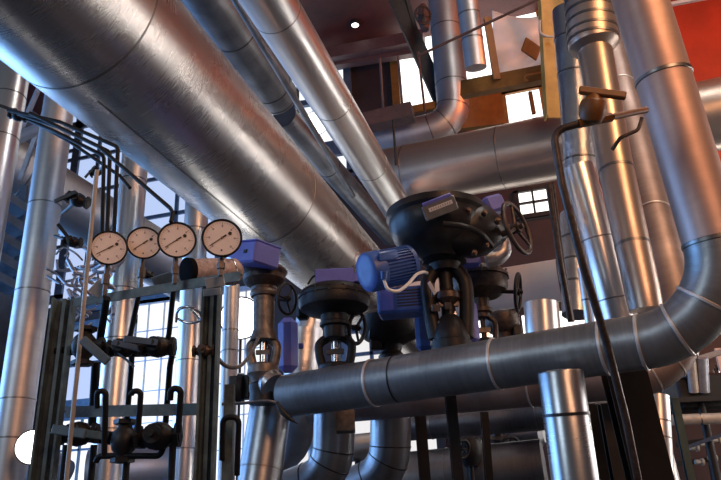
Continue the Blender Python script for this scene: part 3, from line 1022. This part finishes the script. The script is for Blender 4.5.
# V1: electric actuator valve at the left end of the header
p = P(264, 300, 5.38)
t = thing('control_valve', 'slim control valve with a blue box on top, at the left end of the header', 'valve', V((p.x, p.y, 1.3)))
m, c, ex, ey, ez = boxpx(254, 256, 5.3, .31, .26, .165, -38, .014, 12)
h = m.build('actuator_housing', M['blue'], t)
m = MB(); m.box(c - ey * .132 + ex * .05, ex * .018, ey * .006, ez * .014, .003); m.build('latch', M['black'], h)
m = MB(); m.box(c + ez * .086, ex * .155, ey * .13, ez * .006, .003); m.build('housing_lid', M['blue'], h)
lpx(p, [(267, 9), (268, 19), (271, 21), (275, 21), (281, 21), (285, 18), (288, 13), (293, 12)]).build('bonnet', M['iron'], t)
lpx(p, [(270, 21.5), (273, 23.5), (276, 21.5)]).build('clamp_ring', M['iron'], t)
lpx(p, [(291, 13), (294, 14), (297, 13)]).build('collar', M['grey_iron'], t)
lpx(p, [(293, 10.5), (330, 10.5), (338, 13), (341, 14)]).build('column', M['grey_iron'], t)
yoke(t, p, 340, 366, 13, 'grey_iron', 13, .036, .03)
lpx(p, [(364, 12), (366, 15), (374, 16), (378, 13), (384, 11)]).build('yoke_base', M['grey_iron'], t)
lpx(p, [(382, 11), (385, 14), (390, 14), (394, 13), (404, 14)]).build('valve_body', M['black'], t)
handwheel(t, P(287, 299, 5.3), RT * .8 - FW * .45 + UP * .1, .115, .011, 'black', 3, .1)
m, c, ex, ey, ez = boxpx(288, 345, 5.62, .16, .12, .45, 0, .05)
m.build('positioner_case', M['blue'], t)
m = MB(); q = P(301, 346, 5.55); m.box(q, r0 * .02, hd * .02, V((0, 0, .02)), .005); m.build('cable_gland', M['blue'], t)
t = thing('inlet_flange', 'black flanged block left of the header end', 'flange', P(240, 400, 5.35))
m = MB()
m.beam(P(230, 389, 5.38), P(251, 387, 5.36), .18, .10, bev=.01)
m.build('block', M['black'], t)
MB().sweep([P(238, 389, 5.37), P(243, 389, 5.37)], .12, 24).build('flange', M['black'], t)
m = MB()
m.sweep([P(267, 385, 5.1), P(272, 384, 5.07), P(274, 386, 5.05)], [.085, .105, .09], 28)
tag(m.build('foil_collar', M['foil']), 'crinkled foil collar where the front header meets its left valve', 'collar')
m = MB()
m.sweep(smooth_path([P(222, 404, 4.78), P(245, 403, 4.76), P(266, 401, 4.74), P(277, 403, 4.74)], 4), .011, 8)
tag(m.build('drip_edge', M['alu_dk']), 'bent sheet metal strip under the left end of the header', 'strip')
m = MB()
m.sweep(smooth_path([P(277, 402, 4.74), P(282, 411, 4.72), P(289, 418, 4.70), P(298, 424, 4.68)], 4), [.010, .013, .016, .018, .02, .021, .02, .018, .016, .012, .009, .006, .003], 8)
o = m.build('end_lip', M['black'], bpy.data.objects['header_pipe'])
o['label'] = 'dark bent metal lip'

# V2: mushroom actuator
p = P(334, 300, 5.35)
t = thing('control_valve', 'black mushroom shaped actuator valve with a blue box on its top', 'valve', V((p.x, p.y, 1.3)))
lpx(p, [(288, 12), (289, 28), (292, 33), (297, 35), (305, 35.5), (309, 34), (312, 29), (314, 18), (316, 12)], 56).build('diaphragm_housing', M['black'], t)
lpx(p, [(295, 34), (296, 36), (299, 36), (300, 34)], 56).build('housing_rim', M['black'], t)
bolts(t, p, 297.5, 35, 16, 'black')
m, c, ex, ey, ez = boxpx(335, 279, 5.3, .29, .16, .12, 0, .008)
h = m.build('positioner_box', M['blue'], t)
m = MB(); m.box(c + ex * .16 - ez * .015, ex * .03, ey * .07, ez * .035, .004); m.build('terminal_cover', M['blue'], h)
m = MB(); m.sweep(smooth_path([P(320, 274, 5.3), P(313, 277, 5.3), P(308, 284, 5.25)], 5), .008, 8); m.build('cable', M['tube'], h)
lpx(p, [(314, 14), (322, 14), (323, 15), (326, 15), (327, 11), (338, 11), (340, 13)]).build('neck', M['black'], t)
yoke(t, p, 337, 368, 16, 'black', 12, .034, .03)
lpx(p, [(364, 14), (366, 17), (376, 17), (378, 13), (400, 13)]).build('valve_body', M['black'], t)
handwheel(t, P(357, 328, 5.4), RT * .85 - FW * .5, .12, .016, 'black', 3, .1)
m, c, ex, ey, ez = boxpx(303, 306, 5.5, .1, .1, .22, 0, .02)
m.build('side_case', M['black'], t)

# V3: small black valve right of it
p = P(390, 332, 5.95)
t = thing('control_valve', 'squat black valve between the mushroom actuator and the blue motor', 'valve', V((p.x, p.y, 1.3)))
lpx(p, [(314, 14), (315, 26), (319, 31), (331, 31), (338, 26), (344, 15), (346, 12), (352, 10), (356, 13), (380, 13)]).build('valve_body', M['black'], t)
q0, q1 = P(364, 326, 5.9), P(421, 330, 5.9)
MB().lathe(q0, q1 - q0, [(0, .05), (.05, .12), (.12, .135), (.28, .135), (.36, .12), (.44, .08)], 28).build('gear_case', M['black'], t)
m = MB(); m.box(P(376, 344, 5.85), r0 * .05, hd * .04, V((0, 0, .05)), .01); m.build('lug', M['black'], t)

# V4: big black actuator
p = P(444, 260, 5.0)
t = thing('control_valve', 'largest black actuator valve, carrying a grey nameplate', 'valve', V((p.x, p.y, 1.3)))
pd = P(437, 232, 5.0)
lpx(pd, [(203, 10), (204, 28), (207, 38), (213, 45), (219, 47), (228, 47), (238, 44), (246, 37), (251, 29), (256, 20), (259, 17)], 64).build('actuator_bowl', M['blackgloss'], t)
lpx(pd, [(210, 45), (212, 49), (218, 49.5), (221, 47)], 64).build('bowl_rim', M['blackgloss'], t)
q0, q1 = P(440, 229, 4.88), P(508, 231, 5.1)
L = (q1 - q0).length
MB().lathe(q0, q1 - q0, [(0, .14), (L * .25, .195), (L * .45, .205), (L * .62, .185), (L * .74, .14), (L * .86, .11), (L * .9, .06), (L, .05)], 36).build('gear_housing', M['blackgloss'], t)
m = MB()
for (x0, y0, x1, y1, w_) in ((424, 234, 438, 256, .03), (462, 238, 452, 256, .03), (443, 232, 445, 256, .04)):
    m.sweep([P(x0, y0, 4.78), P(x1, y1, 4.92)], [w_ * .5, w_], 10)
m.build('rib', M['iron'], t)
m = MB()
m.sweep(smooth_path([P(443, 224, 4.62), P(462, 226, 4.62), P(480, 233, 4.68), P(492, 246, 4.8)], 6), .02, 10)
m.build('casting_ridge', M['blackgloss'], t)
m = MB()
for (x, y) in ((452, 216), (468, 212), (484, 214), (497, 222), (486, 246), (474, 254)):
    q = P(x, y, 4.78)
    m.lathe(q, -FW + UP * .4, [(0, .022), (.03, .02), (.03, .012), (.05, .012)], 6)
m.build('cover_bolt', M['iron'], t)
lpx(p, [(252, 17), (256, 19), (259, 22), (263, 22), (265, 16), (272, 14)]).build('neck', M['black'], t)
yoke(t, p, 266, 338, 19, 'black', 15, .052, .05, 'black')
lpx(p, [(290, 6), (294, 13), (300, 13), (306, 7)]).build('stem_nut', M['iron'], t)
m, c, ex, ey, ez = boxpx(424, 333, 5.4, .13, .1, .28, 0, .03)
m.build('positioner_case', M['blue_motor'], t)
lpx(p, [(316, 8), (322, 13), (330, 17), (338, 19), (343, 18)]).build('bonnet', M['black'], t)
lpx(p, [(340, 16), (342, 20), (352, 20), (353, 15), (380, 15)]).build('valve_body', M['black'], t)
for (x, y, dx, dy) in ((433, 290, 3, 8), (436, 308, 8, 4), (448, 306, 6, 4), (440, 326, 4, 6)):
    q = P(x, y, 4.78)
    m = MB()
    m.box(q, RT * (dx * q.length / FPX * .5), FW * .01, UP * (dy * q.length / FPX * .8), .004)
    m.build('linkage', M['grey_iron'], t)
q = P(432, 288, 4.76); m = MB(); m.box(q, (RT * .5 + UP * .5) * .018, FW * .006, (UP * .9 - RT * .5) * .045, .003); m.build('linkage_pin', M['white'], t)
m = MB(); q = P(440, 208, 4.62)
n = (-FW * .9 + UP * -.1).normalized()
s2 = (RT * .93 + UP * .36).normalized(); u2 = n.cross(s2).normalized()
m.box(q, s2 * .115, u2 * .05, n * .006, .012)
npl = m.build('nameplate', M['plate'], t)
m = MB(); m.box(q + n * .007 + u2 * .012 + s2 * .008, s2 * .082, u2 * .013, n * .002); m.build('label_strip', M['white'], npl)
m = MB()
for k in range(9):
    m.box(q + n * .0095 + u2 * .012 + s2 * (.008 + (k - 4) * .016), s2 * .003, u2 * .007, n * .0006)
m.build('lettering', M['greyink'], npl)
m = MB(); m.box(q + u2 * .058 - n * .012, s2 * .10, u2 * .012, n * .02, .004); m.build('blue_cap', M['blue'], t)
handwheel(t, P(517, 228, 4.85), (RT * .88 + UP * .42) * .85 - FW * .5, .185, .017, 'iron', 3, .12, .5)
m, c, ex, ey, ez = boxpx(492, 206, 5.1, .16, .14, .13, 20, .02, -20)
m.build('limit_switch_box', M['blue'], t)

# blue motor and its junction box
q0, q1 = P(365, 273, 4.50), P(408, 264, 4.68)
axm = (q1 - q0).normalized()
t = thing('electric_motor', 'blue finned electric motor left of the largest black actuator', 'motor', q0 - V((0, 0, .15)))
MB().lathe(q0, axm, [(0, .05), (0, .105), (.012, .125), (.03, .132), (.105, .132)], 44).build('fan_cover', M['blue_motor'], t)
MB().lathe(q0 + axm * .1, axm, [(0, .112), (.22, .112), (.22, .128), (.25, .128), (.25, .07), (.29, .07)], 44).build('motor_body', M['blue_motor'], t)
m = MB()
e1_ = axm.cross(V((0, 0, 1))).normalized(); e2_ = axm.cross(e1_)
for k in range(36):
    a = 2 * math.pi * k / 36
    dr = e1_ * math.cos(a) + e2_ * math.sin(a)
    m.box(q0 + axm * .212 + dr * .117, axm * .106, dr * .011, axm.cross(dr) * .0035)
m.build('cooling_fin', M['blue_motor'], t)
m = MB(); q = P(388, 255, 4.50); m.box(q, axm * .075, axm.cross(FW).normalized() * .03, FW * .05, .01); m.build('terminal_box', M['blue_motor'], t)
m, c, ex, ey, ez = boxpx(402, 303, 5.05, .34, .2, .19, -8, .015)
o = thing('control_box', 'blue control box right under the finned motor', 'box', c - ez * .095)
m.build('case', M['blue_motor'], o)
m = MB()
for k in range(6):
    m.box(c - ey * .101 + ex * .06 + ez * (.06 - k * .022), ex * .085, ey * .004, ez * .004)
m.build('louvre', M['ink'], o)
m = MB(); m.box(c - ey * .102 - ex * .10, ex * .05, ey * .003, ez * .075, .002); m.build('cover_plate', M['blue'], o)
tube('white cable looping from the blue motor to the black actuator', [P(384, 280, 4.38), P(388, 289, 4.36), P(398, 291, 4.38), P(408, 284, 4.44), P(416, 275, 4.52), P(423, 272, 4.6), P(427, 273, 4.7)], .0105, 'cable', 'power_cable', smooth=True, cat='cable')
m = MB(); m.lathe(P(384, 276, 4.38), UP, [(-.02, .02), (.03, .022)], 12)
tag(m.build('cable_gland', M['blue_motor']), 'blue gland where the white cable leaves the motor', 'gland')

# V5 right of the big actuator
p = P(478, 280, 5.7)
t = thing('control_valve', 'brown actuator valve with a small upright handwheel, right of the largest actuator', 'valve', V((p.x, p.y, 1.3)))
lpx(p, [(270, 10), (271, 24), (275, 28), (281, 29), (288, 29), (293, 27), (297, 20), (299, 10)], 48).build('diaphragm_housing', M['iron'], t)
lpx(p, [(276, 27), (277, 30.5), (280, 30.5), (281, 27)], 48).build('housing_rim', M['iron'], t)
bolts(t, p, 278, 30, 12, 'iron')
lpx(p, [(296, 9), (308, 9), (309, 11), (313, 11), (314, 8), (318, 8)]).build('neck', M['iron'], t)
yoke(t, p, 316, 346, 12, 'iron', 9, .022, .02, 'iron')
lpx(p, [(340, 12), (344, 15), (352, 15), (380, 12)]).build('valve_body', M['black'], t)
handwheel(t, P(518, 292, 5.55), RT * .93 - FW * .36, .145, .014, 'steel_dk', 4, .22)
m, c, ex, ey, ez = boxpx(467, 260, 5.42, .19, .10, .10, 5, .01)
m.build('positioner_box', M['blue'], t)
m, c, ex, ey, ez = boxpx(471, 322, 5.3, .11, .08, .34, 0, .035)
m.build('positioner_case', M['blue'], t)
pipe('foil_elbow', 'crumpled silver foil elbow just below the largest handwheel', smooth_path([P(500, 240, 5.38), P(503, 250, 5.36), P(497, 257, 5.34), P(486, 260, 5.34)], 4), .066, 'foil', [], 'band')
# V6
p = P(502, 324, 6.3)
t = thing('control_valve', 'low brown valve partly hidden behind the front header', 'valve', V((p.x, p.y, 1.0)))
lpx(p, [(313, 8), (314, 15), (317, 18), (325, 18), (330, 16), (334, 10), (340, 9), (380, 9)]).build('diaphragm_housing', M['iron'], t)
m = MB(); m.box(P(517, 331, 6.2), r0 * .04, hd * .04, V((0, 0, .05)), .01); m.build('side_lug', M['black'], t)
bolts(t, p, 318, 18, 10, 'iron', .008)

# ------------------------------------------------------------------ small valve and thin tube at right
vc = P(593, 110, 3.4)
t = thing('needle_valve', 'small orange glow tinted valve with a bar handle on the thin tube in front of the risers', 'valve', vc - V((0, 0, .1)))
m = MB()
m.lathe(P(591, 124, 3.4), UP + RT * .1, [(0, .03), (.01, .048), (.04, .062), (.08, .066), (.11, .058), (.125, .04), (.15, .03)], 24)
m.build('body', M['orange'], t)
m = MB()
m.beam(P(579, 90, 3.4), P(626, 96, 3.36), .040, .03, bev=.006)
m.build('bar_handle', M['orange'], t)
m = MB()
m.sweep([P(578, 124, 3.4), P(612, 117, 3.42)], .022, 6)
m.build('union_nut', M['orange'], t)
tube('thin brown tube bending down from the small orange valve', [P(578, 124, 3.4), P(553, 131, 3.42), P(562, 185, 3.35), P(582, 262, 3.3), P(606, 340, 3.35), P(626, 420, 3.4), P(640, 490, 3.4)], .019, 'iron', bend=.07)
tube('short brown tube joining the small orange valve to the tall riser', [P(612, 117, 3.42), P(646, 110, 3.6)], .017, 'orange')
tube('thin bent rod on the brown riser beside the small orange valve', [P(642, 118, 3.62), P(638, 130, 3.6), P(620, 138, 3.6), P(612, 150, 3.62)], .010, 'iron', 'bent_rod', bend=.04)
tube('slender brown pipe standing between the window pane and the thin tube', [P(549, 185, 6.4), P(560, 262, 6.2), P(571, 322, 6.1)], .028, 'iron', 'slender_pipe', cat='pipe')
tube('second slender brown pipe beside the first, right of the small window', [P(553, 183, 6.6), P(563, 262, 6.4), P(573, 322, 6.3)], .016, 'iron', 'slender_pipe', cat='pipe')

# ------------------------------------------------------------------ posts under the headers
def post(label, a, b, w, dpt, mat, name='support_post', cat='post', side=None):
    m = MB()
    a, b = V(a), V(b)
    t_ = (b - a).normalized()
    s = (RT - t_ * RT.dot(t_)).normalized()
    f = t_.cross(s)
    c = (a + b) / 2
    L = (b - a).length
    m.box(c, t_ * L / 2, s * w * .08, f * dpt / 2)
    m.box(c + f * (dpt / 2), t_ * L / 2, s * w / 2, f * .006)
    m.box(c - f * (dpt / 2), t_ * L / 2, s * w / 2, f * .006)
    return tag(m.build(name, M[mat]), label, cat)
def down(p0, p1, L):
    return p1 + (p1 - p0).normalized() * L
def leg(label, x0, y0, x1, y1, d0, d1, w, dp, mat='steel_dk', **k):
    a, b = P(x0, y0, d0), P(x1, y1, d1)
    u = (b - a).normalized()
    if u.z < -.2:
        b = a + u * ((a.z - .0) / -u.z)
    return post(label, a, b, w, dp, mat, **k)
leg('leftmost black post under the headers', 420, 416, 425, 480, 5.6, 5.5, .085, .08)
leg('black post reaching up to the front header', 450, 394, 458, 480, 4.75, 4.6, .07, .06)
leg('slim black post right of the tallest header post', 484, 412, 489, 480, 5.4, 5.3, .055, .06)
leg('black post right of the capped standpipe', 604, 404, 618, 480, 5.5, 5.3, .085, .08)
leg('broad black column leaning under the header bend', 622, 366, 650, 480, 4.55, 4.45, .26, .12, name='steel_column')
leg('teal flat steel bar leaning beside the white branch pipe', 674, 398, 691, 480, 5.4, 5.3, .055, .03, 'teal', name='flat_bar')
leg('dark post in the dim background right of the black posts', 585, 405, 598, 480, 6.0, 5.9, .20, .1, name='steel_column')

# dim machinery, lower right
t = thing('pump_set', 'dark pump set with pale casings in the lower right background', 'machine', P(705, 440, 9.0))
stand(t, P(700, 401, 8.7), .05)
m = MB(); m.box(P(712, 394, 9.0), r0 * .55, hd * .3, V((0, 0, .22)), .03); m.build('pump_casing', M['steel_dk'], t)
MB().lathe(P(690, 378, 8.8), (0, 0, 1), [(0, .13), (.2, .13), (.22, .06), (.3, .06)], 20).build('pump_head', M['iron'], t)
MB().sweep([P(694, 392, 8.7), P(690, 352, 8.7)], .06, 16).build('suction_pipe', M['cream'], t)
MB().sweep([P(704, 392, 8.7), P(702, 358, 8.7)], .07, 16).build('delivery_pipe', M['steel_lt'], t)
m = MB(); m.box(P(700, 401, 8.7), r0 * .35, hd * .2, V((0, 0, .03))); m.build('skid', M['steel_dk'], t)
q = P(722, 348, 10.4)
m = MB(); m.box(V((q.x, q.y, q.z / 2)), r0 * .12, hd * .02, V((0, 0, q.z / 2)), .01)
tag(m.build('sheet_panel', M['panelpk']), 'pinkish upright panel at the right edge', 'panel')
m = MB(); m.beam(P(655, 372, 9.6), P(735, 348, 9.2), .07, .06)
tag(m.build('cross_beam', M['cream']), 'thin pale beam above the pump set at the right edge', 'beam')
m = MB(); m.beam(P(688, 447, 8.5), P(735, 430, 8.3), .04, .04)
tag(m.build('brace_bar', M['steel_bl']), 'thin dark brace below the pale level pipe at the right', 'bar')
t = thing('pipe_rack', 'black pipe rack with small pale fittings, bottom right corner', 'rack', P(710, 480, 9.0))
stand(t, P(716, 480, 9.1))
for (x, y) in ((690, 448), (700, 444), (712, 440), (695, 462), (708, 458)):
    MB().lathe(P(x, y, 9.0), RT, [(0, .03), (.08, .03), (.08, .045), (.11, .045)], 12).build('fitting', M['cream'], t)
for (x0, y0, x1, y1) in ((676, 445, 735, 436), (678, 464, 735, 456), (684, 440, 692, 490), (706, 430, 716, 490)):
    MB().beam(P(x0, y0, 9.1), P(x1, y1, 9.1), .06, .06).build('rack_bar', M['steel_dk'], t)

# under the headers, mid bottom
t = thing('pump_set', 'dark machine with a painted blue light strip on its casing low behind the header posts', 'machine', P(515, 470, 8.6))
stand(t, P(522, 437, 8.6), .06)
q0, q1 = P(500, 440, 8.7), P(545, 434, 8.5)
MB().lathe(q0, q1 - q0, [(0, .1), (.04, .15), (.5, .15), (.55, .1)], 28).build('casing', M['alu_dk'], t)
m = MB(); m.box(P(514, 427, 8.6), r0 * .17, hd * .1, V((0, 0, .02)), .005); m.build('painted_strip', M['bluestrip'], t)
MB().lathe(P(498, 460, 8.4), UP, [(0, .11), (.2, .11), (.22, .15), (.28, .15), (.3, .07), (.42, .07)], 20).build('valve_head', M['iron'], t)
MB().sweep([P(519, 445, 8.3), P(522, 478, 8.2)], .03, 12).build('column', M['cream'], t)
MB().sweep([P(536, 443, 8.3), P(538, 470, 8.2)], .02, 12).build('column', M['cream'], t)
handwheel(t, P(510, 447, 8.2), RT * .3 - FW, .12, .02, 'steel_dk', 4, .1)
t = thing('shutoff_valve', 'black shut off valve glimpsed between the leftmost black posts', 'valve', P(465, 470, 7.3))
stand(t, P(470, 455, 7.3))
lpx(P(470, 450, 7.3), [(436, 6), (440, 12), (450, 14), (458, 12), (466, 7)]).build('body', M['black'], t)
handwheel(t, P(462, 449, 7.1), RT * .5 - FW * .8, .09, .02, 'steel_dk', 4, .05)

# ------------------------------------------------------------------ upper middle: amber glow tinted frame, ceiling steel
def bar(name, label, a, b, w, h, mat, cat='beam', side=None):
    m = MB(); m.beam(a, b, w, h, side)
    return tag(m.build(name, M[mat]), label, cat)
t = thing('window_column', 'amber glow tinted steel column right of the top window', 'column', P(560, 128, 11.0))
c0, c1 = P(551, -30, 11.4), P(560, 118, 10.6)
m = MB(); m.beam(c0, c1, .40, .03, side=RT); m.build('web', M['ochre_col'], t)
for s in (-1, 1):
    m = MB(); m.beam(c0 + RT * s * .205, c1 + RT * s * .205, .03, .2, side=RT); m.build('column_flange', M['ochre_col'], t)
m = MB(); m.sweep(smooth_path([P(540, 20, 10.9), P(540, 32, 10.9), P(546, 36, 10.9), P(553, 37, 10.9)], 5), .02, 8); m.build('clip', M['cream'], t)
bar('window_beam', 'amber beam crossing level below the top window', P(462, 90, 12.6), P(546, 74, 11.9), .30, .16, 'ochre')
bar('window_beam', 'amber block of wall steel left of the bright lower pane', P(436, 116, 14.4), P(503, 108, 14.2), .78, .12, 'ochre')
bar('window_bar', 'amber upright bar rising from the beam below the top window', P(487, 18, 12.6), P(497, 80, 12.2), .12, .08, 'ochre', side=RT)
bar('window_bar', 'short amber bar hanging under the beam below the top window', P(530, 92, 12.0), P(534, 114, 11.9), .06, .06, 'ochre', side=RT)
bar('roof_brace', 'dark slanting roof member along the left side of the top window', P(388, -20, 14.6), P(440, 98, 14.4), .30, .16, 'steel_dk', side=RT)
bar('roof_brace', 'thin dark member inside the top window, right of the slanting roof member', P(402, -20, 14.5), P(434, 96, 14.4), .08, .08, 'steel_dk', side=RT)
tube('thin amber rod slanting across the top window', [P(418, 56, 11.2), P(545, -4, 10.6)], .022, 'beam_br', 'window_rail', cat='rod')  # a slanting tie rod rather than a rail
t = thing('gate_valve', 'small handwheel valve high against the top window', 'valve', P(424, 30, 13.8))
handwheel(t, P(423, 15, 13.6), RT * .4 - FW * .9, .17, .022, 'steel_dk', 4, .2)
lpx(P(424, 18, 13.9), [(5, 3), (12, 6), (22, 6), (30, 4)]).build('body', M['beam_br'], t)
# plastic sheet over the window
m = MB()
nx, ny = 24, 16
b0 = len(m.v)
for j in range(ny + 1):
    for i in range(nx + 1):
        u, v = i / nx, j / ny
        x = 492 + 52 * u + 3 * v
        y = 10 + 62 * v + 8 * math.sin(u * 2.4 + v * 2)
        m.v.append(P(x, y, 13.2 + .12 * math.sin(v * 9 + u * 3) + .07 * math.sin(u * 8 - v * 4)))
for j in range(ny):
    for i in range(nx):
        k = b0 + j * (nx + 1) + i
        m.face((k, k + 1, k + nx + 2, k + nx + 1))
o = m.build('hanging_sheet', M['sheet'], angle=80)
sm = o.modifiers.new('thick', 'SOLIDIFY'); sm.thickness = .01
tag(o, 'crumpled pale plastic sheet hanging before the top window', 'sheet')
m = MB()
m.box(P(531, 49, 12.2), (RT * .8 - UP * .55) * .17, FW * .02, (UP * .8 + RT * .3) * .15, .03)
tag(m.build('bracket_plate', M['ochre']), 'amber leaf shaped bracket at the left of the amber column', 'bracket')
tube('small hooked amber rod under the leaf shaped bracket', [P(545, 72, 11.8), P(524, 75, 11.8), P(524, 80, 11.8), P(528, 81, 11.8)], .018, 'ochre', 'hanging_hook', cat='hook')

bar('roof_beam', 'dark double edged roof beam across the ceiling', on_plane(318, 58, 1, 14.3), on_plane(424, 38, 1, 14.3), .34, .3, 'beam_br')
bar('roof_beam', 'slender dark roof beam just below the double edged one', on_plane(318, 68, 1, 14.5), on_plane(424, 52, 1, 14.5), .12, .2, 'beam_br')
bar('wall_beam', 'blue grey beam crossing the bright window slot between the overhead pipes, upper one', on_plane(262, 110, 1, 14.6), on_plane(345, 98, 1, 14.6), .16, .12, 'steel_bl')
bar('wall_beam', 'broad blue grey beam crossing the window slot, just below the floodlight', on_plane(285, 158, 1, 14.6), on_plane(365, 143, 1, 14.6), .42, .12, 'steel_bl')
bar('box_beam', 'weathered brown box beam left of the bent pipe', P(362, 124, 13.4), P(413, 112, 13.2), .30, .3, 'beam_br')
for lab, x0, y0, x1, y1 in (('left hanger rod between roof beam and box beam', 380, 58, 384, 118), ('middle hanger rod between roof beam and box beam', 398, 56, 403, 113), ('hanger rod nearest the slanting roof member', 418, 52, 425, 112)):
    tube(lab, [P(x0, y0, 13.5), P(x1, y1, 13.3)], .025, 'beam_br', 'hanger_rod', cat='rod')
tube('thin hanger rod below the brown box beam', [P(393, 120, 12.2), P(396, 165, 11.9)], .022, 'steel_dk', 'hanger_rod', cat='rod')
# round ceiling lamp
lc = on_plane(355, 22, 2, ZC)
t = thing('ceiling_lamp', 'small round lamp glowing on the dark ceiling', 'lamp', (lc.x, lc.y, ZC - .1))
MB().lathe((lc.x, lc.y, ZC - .1), (0, 0, 1), [(0, .10), (.02, .13), (.1, .13)], 28).build('lamp_housing', M['steel_dk'], t)
MB().lathe((lc.x, lc.y, ZC - .13), (0, 0, 1), [(0, .05), (.02, .08), (.03, .09)], 28).build('lens', M['lamp_small'], t)
# rail in the red tinted corner
bar('wall_rail', 'pale rail high on the red tinted wall in the top right corner', P(662, 6, 10.0), P(735, -8, 9.6), .05, .05, 'panelpk', 'rail')

# floodlights seen as glare
def flood(label, px, py, d, R, pole=True):
    c = P(px, py, d)
    n = (CAM - c).normalized()
    t = thing('floodlight', label, 'lamp', c - V((0, 0, R)))
    MB().lathe(c - n * R * 1.0, n, [(0, R * .3), (R * .2, R * .7), (R * .9, R * 1.08), (R * 1.02, R * 1.08)], 28).build('reflector', M['steel_dk'], t)
    if not pole:
        MB().sweep([c - n * R * .9, c - n * R * .9 + V((0, 0, .6))], .04, 10).build('lamp_mount', M['steel_dk'], t)
    if pole:
        stand(t, c - n * R * .6, .014)
    MB().lathe(c, n, [(0, R), (R * .06, R), (R * .2, R * .8), (R * .28, R * .3)], 28).build('lens', M['lamp'], t)
flood('glaring floodlight between the two overhead pipes', 316, 123, 14.0, .22, False)
flood('glaring floodlight low at the left behind the rack post', 33, 447, 5.15, .118)
flood('glaring floodlight between the gauge rack and the slim control valve', 241, 318, 7.0, .2)

# ------------------------------------------------------------------ light
w = bpy.data.worlds.new('hall_light')
scn.world = w
w.use_nodes = True
bg = w.node_tree.nodes['Background']
bg.inputs['Color'].default_value = (.40, .44, .52, 1)
bg.inputs['Strength'].default_value = .15

def area(name, loc, target, sx, sy, power, color):
    l = bpy.data.lights.new(name, 'AREA')
    l.shape = 'RECTANGLE'
    l.size, l.size_y = sx, sy
    l.energy = power
    l.color = color
    o = bpy.data.objects.new(name, l)
    col.objects.link(o)
    o.location = loc
    o.rotation_euler = (V(target) - V(loc)).to_track_quat('-Z', 'Y').to_euler()
    return o
area('added_key_light', (3.0, 5, 11.5), (-2, 7, 4), 1.5, 6, 300, (1.0, .93, .86))  # added key light, sets a highlight along the big pipe
area('added_floor_light', (4.8, 8.6, .4), (-1.2, 8.0, 4.2), .6, 12.5, 200, (1.0, .94, .88))  # low light added out of view for the big pipe's streak
area('left_daylight', (-13.4, 6, 4), (-1, 6, 3), 13, 6.5, 1500, (.22, .48, 1.0))
area('added_rear_fill', (-5, -3, 4.5), (-1.5, 3, 2.5), 2.5, 2.5, 90, (.72, .86, 1.0))  # unseen cool fill added to light the front of the rack
area('added_right_fill', (9.5, 9, 4), (0, 10, 4), 6, 3, 200, (1.0, .88, .82))  # unseen warm fill added for the pipes at the back right
area('added_amber_light', (3.3, 2.2, 6.6), (2.4, 4.6, 4.2), .9, .9, 90, (1.0, .50, .20))  # added to imitate the amber glow at the upper right
area('added_rear_amber', (4.5, -2.5, 6.0), (2.4, 5.0, 4.2), 3, 3, 270, (1.0, .48, .25))  # broad unseen light added to warm the risers
area('added_red_light', (5, 9, 9.5), (4, 15, 10), .6, .6, 480, (1.0, .22, .06))  # added to redden the wall at the upper right

scn.view_settings.view_transform = 'Standard'
scn.view_settings.look = 'None'
scn.view_settings.exposure = 0.12
scn.view_settings.gamma = 1.0
scn.view_settings.use_curve_mapping = False
scn.cycles.use_denoising = True
scn.cycles.max_bounces = 6
scn.cycles.sample_clamp_indirect = 6.0
